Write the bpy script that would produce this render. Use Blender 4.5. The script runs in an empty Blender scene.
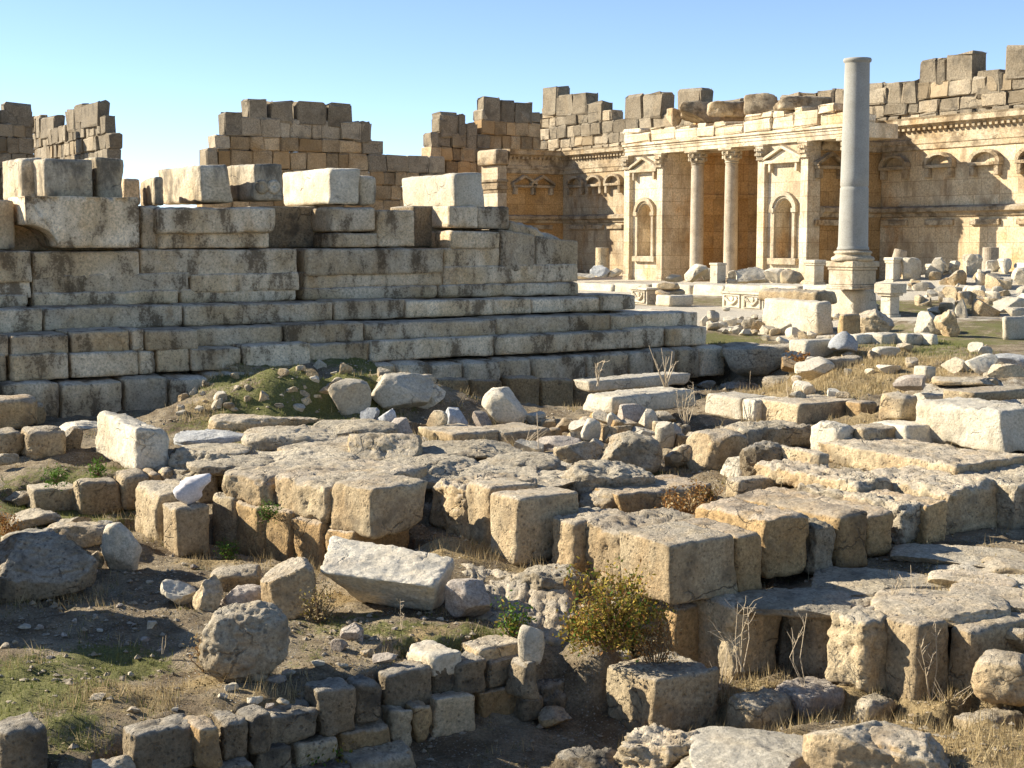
import bpy, math, random
import numpy as np
from mathutils import Vector

S = bpy.context.scene
C = S.collection
# ------------------------------------------------------------------ camera, sky, sun, exposure
FPX, HY, EYE = 1430.0, 240.0, 3.0
PITCH = math.atan((384 - HY) / FPX)
cam_d = bpy.data.cameras.new("camera"); cam = bpy.data.objects.new("camera", cam_d); C.objects.link(cam)
cam.location = (0, 0, EYE); cam.rotation_euler = (math.pi / 2 - PITCH, 0, 0)
cam_d.sensor_width = 36.0; cam_d.lens = 36.0 * FPX / 1024.0
cam_d.clip_start = 0.1; cam_d.clip_end = 20000
S.camera = cam
SUN_AZ = math.atan2(-0.972, 0.233)          # compass angle from +Y towards +X
SUN_EL = math.radians(28)
W = bpy.data.worlds.new("World"); S.world = W; W.use_nodes = True
wn = W.node_tree; bg = wn.nodes["Background"]
sky = wn.nodes.new("ShaderNodeTexSky"); sky.sky_type = 'NISHITA'; sky.sun_disc = False
sky.sun_elevation = SUN_EL; sky.sun_rotation = SUN_AZ; sky.altitude = 3800
sky.air_density = 0.85; sky.dust_density = 0.0; sky.ozone_density = 2.0
tint = wn.nodes.new("ShaderNodeMix"); tint.data_type = 'RGBA'; tint.blend_type = 'MULTIPLY'; tint.inputs[0].default_value = 1.0; tint.inputs[7].default_value = (1.0, 0.95, 0.93, 1)
wn.links.new(sky.outputs[0], tint.inputs[6]); wn.links.new(tint.outputs[2], bg.inputs[0]); bg.inputs[1].default_value = 0.113
sd = bpy.data.lights.new("sun", 'SUN'); so = bpy.data.objects.new("sun", sd); C.objects.link(so)
sd.energy = 5.0; sd.angle = math.radians(0.5); sd.color = (1.0, 0.935, 0.82)
sdir = Vector((math.cos(SUN_EL) * math.sin(SUN_AZ), math.cos(SUN_EL) * math.cos(SUN_AZ), math.sin(SUN_EL)))
so.rotation_euler = sdir.to_track_quat('Z', 'Y').to_euler(); so.location = (-40, 20, 40)
S.view_settings.view_transform = 'Standard'; S.view_settings.look = 'None'
S.view_settings.exposure = 1.2; S.view_settings.gamma = 1.0
S.cycles.max_bounces = 6; S.cycles.diffuse_bounces = 4

# ------------------------------------------------------------------ pixel rays
CP, SP = math.cos(PITCH), math.sin(PITCH)
def ray(px, py):
    x = (px - 512) / FPX; y = -(py - 384) / FPX
    return np.array([x, CP + y * SP, -SP + y * CP])
EYEV = np.array([0, 0, EYE])
def at_z(px, py, z):
    d = ray(px, py); return EYEV + d * ((z - EYE) / d[2])
def at_d(px, py, dist):
    d = ray(px, py); return EYEV + d * (dist / d[1])
def project(p):
    q = np.asarray(p) - EYEV
    fw = q[..., 1] * CP - q[..., 2] * SP; up = q[..., 1] * SP + q[..., 2] * CP
    return 512 + FPX * q[..., 0] / fw, 384 - FPX * up / fw
class Frame:
    def __init__(s, ox, oy, ang):
        s.o = np.array([ox, oy, 0.0]); s.ang = ang
        s.u = np.array([math.cos(ang), math.sin(ang), 0]); s.v = np.array([-math.sin(ang), math.cos(ang), 0])
    def uz(s, px, py, v=0.0):
        d = ray(px, py); n = s.v; p0 = s.o + s.v * v
        t = np.dot(p0 - EYEV, n) / np.dot(d, n); p = EYEV + d * t
        return float(np.dot(p - s.o, s.u)), float(p[2])
    def U(s, px, v=0.0, py=240): return s.uz(px, py, v)[0]
    def w(s, u, v, z): return s.o + s.u * u + s.v * v + np.array([0, 0, z])
ANG_U = math.atan2(0.53, 0.848)             # the podium's front runs this way
ANG_F = math.atan2(-0.848, 0.53)            # the exedra's front runs this way
U2 = np.array([math.cos(ANG_U), math.sin(ANG_U), 0]); L2 = -np.array([math.cos(ANG_F), math.sin(ANG_F), 0])

# ------------------------------------------------------------------ noise
def _hash(ix, iy, iz):
    h = (ix.astype(np.int64) * 374761393 + iy.astype(np.int64) * 668265263 + iz.astype(np.int64) * 2147483647) & 0xffffffff
    h = ((h ^ (h >> 13)) * 1274126177) & 0xffffffff
    h = ((h ^ (h >> 16)) * 2246822519) & 0xffffffff
    return ((h ^ (h >> 15)) & 0xffff) / 65535.0
def vnoise(p):
    i = np.floor(p).astype(np.int64); f = p - i; f = f * f * f * (f * (f * 6 - 15) + 10)
    r = 0
    for dx in (0, 1):
        wx = f[:, 0] if dx else 1 - f[:, 0]
        for dy in (0, 1):
            wy = f[:, 1] if dy else 1 - f[:, 1]
            for dz in (0, 1):
                wz = f[:, 2] if dz else 1 - f[:, 2]
                r = r + wx * wy * wz * _hash(i[:, 0] + dx, i[:, 1] + dy, i[:, 2] + dz)
    return r
ROT = np.array([[0.36, 0.48, -0.8], [-0.8, 0.6, 0.0], [0.48, 0.64, 0.6]])
def fbm(p, octv=3, gain=0.5):
    a, s, r, q = 1.0, 0.0, 0.0, p
    for k in range(octv):
        r = r + a * (vnoise(q) - 0.5); s += a; a *= gain; q = (q @ ROT) * 2.03 + 17.3
    return r / s * 2
def ridge(p):
    return 1 - np.abs(vnoise(p) * 2 - 1)

# ------------------------------------------------------------------ meshes
def mesh_np(name, V, F, mat, smooth=True):
    """V (n,3); F int array (m,4) or (m,3) or a list of arrays"""
    me = bpy.data.meshes.new(name)
    Fs = F if isinstance(F, list) else [F]
    Fs = [np.asarray(f, dtype=np.int32) for f in Fs if len(f)]
    me.vertices.add(len(V)); me.vertices.foreach_set("co", np.ascontiguousarray(V, dtype=np.float32).ravel())
    nl = sum(f.size for f in Fs); npoly = sum(len(f) for f in Fs)
    me.loops.add(nl); me.loops.foreach_set("vertex_index", np.concatenate([f.ravel() for f in Fs]))
    me.polygons.add(npoly)
    sizes = np.concatenate([np.full(len(f), f.shape[1]) for f in Fs]); starts = np.concatenate([[0], np.cumsum(sizes)[:-1]])
    me.polygons.foreach_set("loop_start", starts.astype(np.int32))
    me.update(calc_edges=True); me.validate()
    me.polygons.foreach_set("use_smooth", np.full(len(me.polygons), smooth, dtype=bool))
    if mat: me.materials.append(mat)
    return me
def link(name, me, loc=(0, 0, 0), parent=None):
    o = bpy.data.objects.new(name, me); C.objects.link(o); o.location = tuple(float(a) for a in loc)
    if parent: o.parent = parent
    return o
def empty(name, loc, rz=0.0):
    o = link(name, None, loc); o.rotation_euler = (0, 0, rz); o.empty_display_size = 0.2; return o
def tag(o, label, cat, group=None, kind=None):
    if label: o["label"] = label
    if cat: o["category"] = cat
    if group: o["group"] = group
    if kind: o["kind"] = kind
    return o
_bx = {}
def box_grid(nx, ny, nz):
    k = (nx, ny, nz)
    if k in _bx: return _bx[k]
    pts, quads, off = [], [], 0
    for ax in range(3):
        a, b = [(1, 2), (2, 0), (0, 1)][ax]; n = (nx, ny, nz)
        ga, gb = np.meshgrid(np.arange(n[a] + 1), np.arange(n[b] + 1), indexing='ij')
        for side in (0, 1):
            P = np.zeros(ga.shape + (3,), int); P[..., a] = ga; P[..., b] = gb; P[..., ax] = n[ax] * side
            idx = np.arange(ga.size).reshape(ga.shape) + off
            q = np.stack([idx[:-1, :-1], idx[1:, :-1], idx[1:, 1:], idx[:-1, 1:]], -1).reshape(-1, 4)
            if side == 0: q = q[:, ::-1]
            pts.append(P.reshape(-1, 3)); quads.append(q); off += ga.size
    P = np.concatenate(pts); Q = np.concatenate(quads)
    U_, inv = np.unique(P, axis=0, return_inverse=True); inv = inv.reshape(-1)
    _bx[k] = (U_ / np.array([nx, ny, nz]), inv[Q]); return _bx[k]
class MB:
    """collects plain boxes, lathes and strips into one mesh"""
    def __init__(s): s.V = []; s.Q = []; s.T = []; s.n = 0
    def add(s, V, Q=(), T=()):
        V = np.asarray(V, float); s.V.append(V)
        if len(Q): s.Q.append(np.asarray(Q) + s.n)
        if len(T): s.T.append(np.asarray(T) + s.n)
        s.n += len(V); return s
    def box(s, x0, x1, y0, y1, z0, z1, j=0.0, rng=None, cham=0.0):
        if cham:
            V, Q = box_grid(3, 3, 3)
            sz = np.array([x1 - x0, y1 - y0, z1 - z0]); P = np.zeros_like(V)
            for k in range(3):
                c = min(cham, abs(sz[k]) * 0.3); t = np.array([0, c, sz[k] - c, sz[k]])
                P[:, k] = t[np.rint(V[:, k] * 3).astype(int)]
            q = np.clip(P, [min(cham, a * .3) for a in sz], [a - min(cham, a * .3) for a in sz]); d = P - q
            ln = np.linalg.norm(d, axis=1); m = ln > cham * 1.01
            P[m] = q[m] + d[m] / ln[m][:, None] * cham
            if j: P += (rng.random_sample(P.shape) - .5) * j
            return s.add(P + [x0, y0, z0], Q)
        V = np.array([[x, y, z] for x in (x0, x1) for y in (y0, y1) for z in (z0, z1)], float)
        if j: V += (rng.random_sample(V.shape) - .5) * j
        return s.add(V, [[0, 1, 3, 2], [4, 6, 7, 5], [0, 4, 5, 1], [2, 3, 7, 6], [0, 2, 6, 4], [1, 5, 7, 3]])
    def lathe(s, prof, n=28, cx=0, cy=0, cap=True):
        a = np.arange(n) / n * 2 * math.pi; prof = list(prof)
        V = np.concatenate([np.stack([cx + r * np.cos(a), cy + r * np.sin(a), np.full(n, z)], -1) for r, z in prof])
        Q = []
        for k in range(len(prof) - 1):
            i = np.arange(n); jn = (i + 1) % n
            Q.append(np.stack([k * n + i, k * n + jn, (k + 1) * n + jn, (k + 1) * n + i], -1))
        T = []
        if cap:
            m = len(V); V = np.concatenate([V, [[cx, cy, prof[0][1]], [cx, cy, prof[-1][1]]]])
            i = np.arange(n); jn = (i + 1) % n; k = (len(prof) - 1) * n
            T = np.concatenate([np.stack([jn, i, np.full(n, m)], -1), np.stack([k + i, k + jn, np.full(n, m + 1)], -1)])
        return s.add(V, np.concatenate(Q), T)
    def extrude_u(s, u0, u1, prof):
        """closed profile of (y, z) points swept along x, with end caps"""
        m = len(prof); V = [[u, y, z] for u in (u0, u1) for y, z in prof]
        Q = [[i, (i + 1) % m, m + (i + 1) % m, m + i] for i in range(m)]
        T = []
        for k in range(1, m - 1): T += [[0, k + 1, k], [m, m + k, m + k + 1]]
        return s.add(V, Q, T)
    def extrude_v(s, v0, v1, prof):
        m = len(prof); V = [[x, v, z] for v in (v0, v1) for x, z in prof]
        Q = [[i, m + i, m + (i + 1) % m, (i + 1) % m] for i in range(m)]
        T = []
        for k in range(1, m - 1): T += [[0, k, k + 1], [m, m + k + 1, m + k]]
        return s.add(V, Q, T)
    def arch_panel(s, u0, u1, z0, z1, uc, w, zs, zp, v, dep, n=10):
        """wall face at y=v with an arched recess: sill zs, springing zp, width w, depth dep"""
        def quad(a, b, c, d, y): s.add([[a, y, c], [b, y, c], [b, y, d], [a, y, d]], [[0, 1, 2, 3]])
        l, r = uc - w / 2, uc + w / 2
        quad(u0, l, z0, z1, v); quad(r, u1, z0, z1, v); quad(l, r, z0, zs, v)
        pts = [(l, zs), (l, zp)] + [(uc - w / 2 * math.cos(t), zp + w / 2 * math.sin(t)) for t in np.linspace(0, math.pi, n + 1)[1:-1]] + [(r, zp), (r, zs)]
        ar = pts[1:-1]
        for (a, za), (b, zb) in zip(ar[:-1], ar[1:]): s.add([[a, v, za], [b, v, zb], [b, v, z1], [a, v, z1]], [[0, 1, 2, 3]])
        m = len(pts)
        V = [[a, y, z] for y in (v, v + dep) for a, z in pts]
        s.add(V, [[i, m + i, m + (i + 1) % m, (i + 1) % m] for i in range(m)])
        s.add([[a, v + dep, z] for a, z in pts] + [[uc, v + dep, (zs + zp) / 2]], (), [[i, (i + 1) % m, m] for i in range(m)])
        return s
    def tube(s, pts, r0, r1, n=5):
        pts = [np.asarray(p, float) for p in pts]; m = len(pts); V = []
        for k, p in enumerate(pts):
            d = pts[min(k + 1, m - 1)] - pts[max(k - 1, 0)]; d /= np.linalg.norm(d) + 1e-9
            a = np.cross(d, [0.3, 0.9, 0.2]); a /= np.linalg.norm(a) + 1e-9; b = np.cross(d, a); r = r0 + (r1 - r0) * k / max(1, m - 1)
            for i in range(n):
                t = i / n * 2 * math.pi; V.append(p + (a * math.cos(t) + b * math.sin(t)) * r)
        Q = [[k * n + i, k * n + (i + 1) % n, (k + 1) * n + (i + 1) % n, (k + 1) * n + i] for k in range(m - 1) for i in range(n)]
        return s.add(V, Q)
    def build(s, name, mat, parent=None, smooth=False, loc=(0, 0, 0)):
        V = np.concatenate(s.V) if s.V else np.zeros((0, 3)); F = []
        if s.Q: F.append(np.concatenate(s.Q))
        if s.T: F.append(np.concatenate(s.T))
        return link(name, mesh_np(name, V, F, mat, smooth), loc, parent)

# ------------------------------------------------------------------ materials
class NT:
    def __init__(s, name):
        s.m = bpy.data.materials.new(name); s.m.use_nodes = True; s.t = s.m.node_tree; s.N = s.t.nodes
        s.b = s.N["Principled BSDF"]; s.b.inputs["Specular IOR Level"].default_value = 0.15
        s.b.inputs["Roughness"].default_value = 0.92
    def n(s, typ, **kw):
        o = s.N.new(typ)
        for k, v in kw.items(): setattr(o, k, v)
        return o
    def l(s, a, b): s.t.links.new(a, b)
    def val(s, x, sock):
        if isinstance(x, (int, float)): sock.default_value = x
        elif isinstance(x, tuple): sock.default_value = (*x, 1) if len(x) == 3 else x
        else: s.l(x, sock)
    def math(s, op, a, b=0.0, c=0.0, clamp=False):
        o = s.n("ShaderNodeMath", operation=op); o.use_clamp = clamp
        s.val(a, o.inputs[0]); s.val(b, o.inputs[1]); s.val(c, o.inputs[2]); return o.outputs[0]
    def noise(s, vec, scale, det=4, rough=0.55):
        o = s.n("ShaderNodeTexNoise"); s.l(vec, o.inputs["Vector"]); o.inputs["Scale"].default_value = scale
        o.inputs["Detail"].default_value = det; o.inputs["Roughness"].default_value = rough; return o.outputs[0]
    def vor(s, vec, scale, feature='F1'):
        o = s.n("ShaderNodeTexVoronoi", feature=feature); s.l(vec, o.inputs["Vector"]); o.inputs["Scale"].default_value = scale; return o.outputs["Distance"]
    def rng(s, x, a, b, c=0.0, d=1.0):
        o = s.n("ShaderNodeMapRange"); o.interpolation_type = 'SMOOTHSTEP'; s.val(x, o.inputs[0])
        for k, v in zip((1, 2, 3, 4), (a, b, c, d)): o.inputs[k].default_value = v
        return o.outputs[0]
    def mix(s, f, a, b, blend='MIX'):
        o = s.n("ShaderNodeMix", data_type='RGBA', blend_type=blend); s.val(f, o.inputs[0]); s.val(a, o.inputs[6]); s.val(b, o.inputs[7]); return o.outputs[2]
    def mapv(s, vec, sc=(1, 1, 1)):
        o = s.n("ShaderNodeMapping"); s.l(vec, o.inputs[0]); o.inputs["Scale"].default_value = sc; return o.outputs[0]
    def pos(s):
        g = s.n("ShaderNodeNewGeometry"); i = s.n("ShaderNodeObjectInfo")
        o = s.n("ShaderNodeVectorMath", operation='MULTIPLY_ADD'); s.l(i.outputs["Random"], o.inputs[0])
        o.inputs[1].default_value = (37., 53., 91.); s.l(g.outputs["Position"], o.inputs[2])
        s.g = g; s.rand = i.outputs["Random"]; return o.outputs[0]
    def bump(s, h, strength=0.5, dist=0.03):
        o = s.n("ShaderNodeBump"); s.l(h, o.inputs["Height"]); o.inputs["Strength"].default_value = strength; o.inputs["Distance"].default_value = dist
        s.l(o.outputs[0], s.b.inputs["Normal"]); return o

def stone(name, c1, c2, rust=(0.44, 0.26, 0.10), dark=(0.075, 0.065, 0.05), top=(0.45, 0.41, 0.335),
          patina=0.5, rusty=0.35, topmix=0.6, k=1.0, bump=0.6, streak=False, pits=0.5, bdist=0.07, brick=None, thr=0.52, mot=1.0, spot=0.4, var=0.36, island=False, crack=0.5):
    """weathered limestone. k scales the texture (1 = a stone a metre or so across)"""
    t = NT(name); p = t.pos()
    big = t.noise(p, 0.9 * k, 4); col = t.mix(t.rng(big, 0.35, 0.65), c1, c2)
    ru = t.rng(t.noise(t.mapv(p, (1, 1, 0.55)), 1.3 * k, 6, 0.6), 0.5, 0.72, 0, rusty); col = t.mix(ru, col, rust)
    br_h = None; mot_k = mot
    if brick:
        tc = t.n("ShaderNodeTexCoord"); sx = t.n("ShaderNodeSeparateXYZ"); t.l(tc.outputs["Object"], sx.inputs[0])
        cx = t.n("ShaderNodeCombineXYZ"); t.l(t.math('ADD', sx.outputs[0], sx.outputs[1]), cx.inputs[0]); t.l(sx.outputs[2], cx.inputs[1])
        b = t.n("ShaderNodeTexBrick"); t.l(cx.outputs[0], b.inputs["Vector"]); b.offset = 0.43; b.squash = 0.7; b.squash_frequency = 3
        b.inputs["Scale"].default_value = 1.0; b.inputs["Brick Width"].default_value = brick[0]; b.inputs["Row Height"].default_value = brick[1]
        b.inputs["Mortar Size"].default_value = 0.018; b.inputs["Mortar Smooth"].default_value = 0.4
        b.inputs["Color1"].default_value = (0.82, 0.76, 0.68, 1); b.inputs["Color2"].default_value = (1.08, 1.05, 1.0, 1); b.inputs["Mortar"].default_value = (0.5, 0.42, 0.32, 1)
        col = t.mix(0.85, col, b.outputs["Color"], 'MULTIPLY'); br_h = b.outputs["Fac"]
    if topmix:
        sx2 = t.n("ShaderNodeSeparateXYZ"); t.l(t.g.outputs["Normal"], sx2.inputs[0])
        w = t.math('MULTIPLY', t.rng(sx2.outputs[2], 0.35, 0.8), t.rng(t.noise(p, 3.1 * k, 5), 0.3, 0.6, 0.45, 1.0))
        col = t.mix(t.math('MULTIPLY', w, topmix), col, top)
    pv = t.mapv(p, (1.0, 1.0, 0.5)) if streak else p
    n3 = t.noise(pv, 1.9 * k, 8, 0.66)
    fine = t.noise(p, 19 * k, 8, 0.76)
    pa = t.rng(t.math('ADD', n3, t.math('MULTIPLY', t.math('SUBTRACT', fine, 0.5), spot)), thr, thr + 0.13, 0, patina); col = t.mix(pa, col, dark)
    mot = t.rng(fine, 0.3, 0.7, 1 - .45 * mot, 1 + .28 * mot); cm = t.n("ShaderNodeCombineXYZ")
    for i in range(3): t.l(mot, cm.inputs[i])
    col = t.mix(1.0, col, cm.outputs[0], 'MULTIPLY')
    vd = t.vor(p, 13 * k); pit = t.rng(t.math('ADD', vd, t.math('MULTIPLY', t.math('SUBTRACT', t.noise(p, 5 * k, 3), 0.5), 0.7)), 0.05, 0.3, 1, 0)
    col = t.mix(t.math('MULTIPLY', pit, pits * 0.8), col, dark)
    if island:
        ri = t.g.outputs['Random Per Island']; col = t.mix(t.rng(ri, .55, 1.0, 0, .55), col, rust); wv = t.n('ShaderNodeTexWhiteNoise', noise_dimensions='1D'); t.l(ri, wv.inputs['W'])
        ci = t.n('ShaderNodeCombineXYZ'); iv = t.math('MULTIPLY_ADD', wv.outputs['Value'], .65, .62)
        for i in range(3): t.l(iv, ci.inputs[i])
        col = t.mix(1.0, col, ci.outputs[0], 'MULTIPLY')
    vr = t.math('MULTIPLY_ADD', t.rand, var, 1.02 - var / 2); c3 = t.n("ShaderNodeCombineXYZ")
    for i in range(3): t.l(vr, c3.inputs[i])
    col = t.mix(1.0, col, c3.outputs[0], 'MULTIPLY')
    ck = None
    if crack and not brick and mot_k > .6:
        dv = t.n("ShaderNodeTexNoise"); t.l(p, dv.inputs["Vector"]); dv.inputs["Scale"].default_value = 3.0 * k; dv.inputs["Detail"].default_value = 5
        va = t.n("ShaderNodeVectorMath", operation='MULTIPLY_ADD'); t.l(dv.outputs["Color"], va.inputs[0]); va.inputs[1].default_value = (.55 / k,) * 3; t.l(t.mapv(p, (1, 1, 1.7)), va.inputs[2])
        ed = t.vor(va.outputs[0], 1.25 * k, 'DISTANCE_TO_EDGE')
        ck = t.math('MULTIPLY', t.rng(ed, 0.004, 0.028, 1, 0), t.rng(t.noise(p, 1.1 * k, 3), .53, .62)); col = t.mix(t.math('MULTIPLY', ck, crack), col, dark)
    t.l(col, t.b.inputs["Base Color"])
    h = t.math('ADD', t.noise(p, 7 * k, 10, 0.74), t.math('MULTIPLY', pit, -0.55 * pits))
    h = t.math('ADD', h, t.math('MULTIPLY', t.noise(p, 27 * k, 8, 0.75), 0.55))
    h = t.math('ADD', h, t.math('MULTIPLY', t.noise(p, 2.6 * k, 4), 0.6))
    if ck is not None: h = t.math('ADD', h, t.math('MULTIPLY', ck, -0.8))
    if br_h is not None: h = t.math('ADD', h, t.math('MULTIPLY', br_h, -0.5))
    t.bump(h, bump, bdist / k if not brick else bdist)
    return t.m
M = {}
CREAM, TAN = (0.52, 0.42, 0.275), (0.42, 0.31, 0.18)
M['pale'] = stone("limestone_pale", (0.65, 0.57, 0.42), (0.56, 0.47, 0.32), mot=.75, patina=0.25, rusty=0.25, top=(0.47, 0.435, 0.36), bump=0.6, pits=0.3)
M['ash'] = stone("limestone_ashlar", (0.56, 0.44, 0.265), (0.46, 0.335, 0.185), patina=0.5, rusty=0.4, bump=0.8, pits=0.55)
M['warm'] = stone("limestone_warm", (0.49, 0.335, 0.16), (0.41, 0.26, 0.115), patina=0.5, rusty=0.55, bump=0.8)
M['grey'] = stone("limestone_grey", (0.49, 0.41, 0.285), (0.39, 0.31, 0.195), patina=0.5, rusty=0.35, topmix=0.6, bump=0.9, pits=0.6, top=(0.52, 0.455, 0.34))
M['dark'] = stone("limestone_lichen_and_shade", (0.33, 0.255, 0.155), (0.23, 0.175, 0.105), patina=0.75, rusty=0.3, topmix=0.65, bump=1.0, pits=0.7)
M['podium'] = stone("podium_limestone", (0.74, 0.60, 0.40), (0.62, 0.455, 0.255), dark=(0.105, 0.07, 0.038), mot=1.0, thr=0.50, spot=.75, var=.5, patina=0.85, rusty=0.6, top=(0.43, 0.40, 0.34), streak=True, k=0.8, bump=0.55, pits=0.45, crack=.2)
M['podtop'] = stone("crowning_block_limestone", (0.60, 0.50, 0.34), (0.50, 0.385, 0.23), thr=.48, patina=0.7, rusty=0.3, streak=True, k=0.8, bump=0.6, pits=0.3)
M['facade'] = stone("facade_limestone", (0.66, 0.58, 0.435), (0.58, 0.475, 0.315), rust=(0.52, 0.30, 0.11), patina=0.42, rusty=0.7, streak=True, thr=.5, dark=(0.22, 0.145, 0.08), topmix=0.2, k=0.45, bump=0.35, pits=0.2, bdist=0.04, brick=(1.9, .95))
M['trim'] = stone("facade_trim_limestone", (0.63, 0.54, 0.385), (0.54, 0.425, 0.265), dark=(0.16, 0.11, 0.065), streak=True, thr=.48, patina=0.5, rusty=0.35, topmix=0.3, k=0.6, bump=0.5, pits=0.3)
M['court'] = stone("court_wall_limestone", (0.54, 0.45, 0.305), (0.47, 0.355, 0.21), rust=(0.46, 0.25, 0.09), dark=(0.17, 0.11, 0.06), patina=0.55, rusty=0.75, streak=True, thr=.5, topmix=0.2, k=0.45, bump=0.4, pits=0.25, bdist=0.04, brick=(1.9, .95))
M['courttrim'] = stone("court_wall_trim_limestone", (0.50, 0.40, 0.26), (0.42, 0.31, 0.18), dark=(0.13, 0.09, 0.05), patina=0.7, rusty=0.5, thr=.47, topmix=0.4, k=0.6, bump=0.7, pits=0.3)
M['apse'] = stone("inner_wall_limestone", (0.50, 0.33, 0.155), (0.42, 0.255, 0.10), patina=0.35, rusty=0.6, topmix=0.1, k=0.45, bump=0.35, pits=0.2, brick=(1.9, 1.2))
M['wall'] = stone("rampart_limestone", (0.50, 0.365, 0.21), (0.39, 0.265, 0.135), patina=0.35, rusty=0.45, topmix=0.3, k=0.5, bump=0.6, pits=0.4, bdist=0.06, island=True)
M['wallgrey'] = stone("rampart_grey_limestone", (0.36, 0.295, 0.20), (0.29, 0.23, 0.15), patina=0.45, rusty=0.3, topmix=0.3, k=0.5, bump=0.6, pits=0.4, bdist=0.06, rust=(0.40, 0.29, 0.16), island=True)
M['granite'] = stone("grey_granite", (0.31, 0.295, 0.25), (0.265, 0.25, 0.205), mot=.45, rust=(0.36, 0.3, 0.22), dark=(0.2, 0.19, 0.17), patina=0.2, rusty=0.2, topmix=0, k=1.2, bump=0.15, pits=0.08, bdist=0.01)
M['pink'] = stone("pink_granite", (0.42, 0.345, 0.245), (0.36, 0.29, 0.20), patina=0.25, rusty=0.2, topmix=0.2, k=1.2, bump=0.2, pits=0.1, bdist=0.01)
M['marble'] = stone("white_marble", (0.70, 0.66, 0.62), (0.62, 0.57, 0.53), rust=(0.55, 0.45, 0.38), dark=(0.4, 0.37, 0.34), mot=.55, patina=0.3, rusty=0.15, topmix=0, k=2, bump=0.2, pits=0.1, bdist=0.01)
M['mauve'] = stone("mauve_stone", (0.42, 0.345, 0.27), (0.35, 0.28, 0.21), patina=0.3, rusty=0.2, topmix=0.4, k=1.3, bump=0.6)
M['blue'] = stone("blue_grey_stone", (0.46, 0.46, 0.44), (0.39, 0.385, 0.36), rust=(0.3, 0.3, 0.3), patina=0.2, rusty=0.2, topmix=0.2, k=1.3, bump=0.5, pits=0.2)

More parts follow.
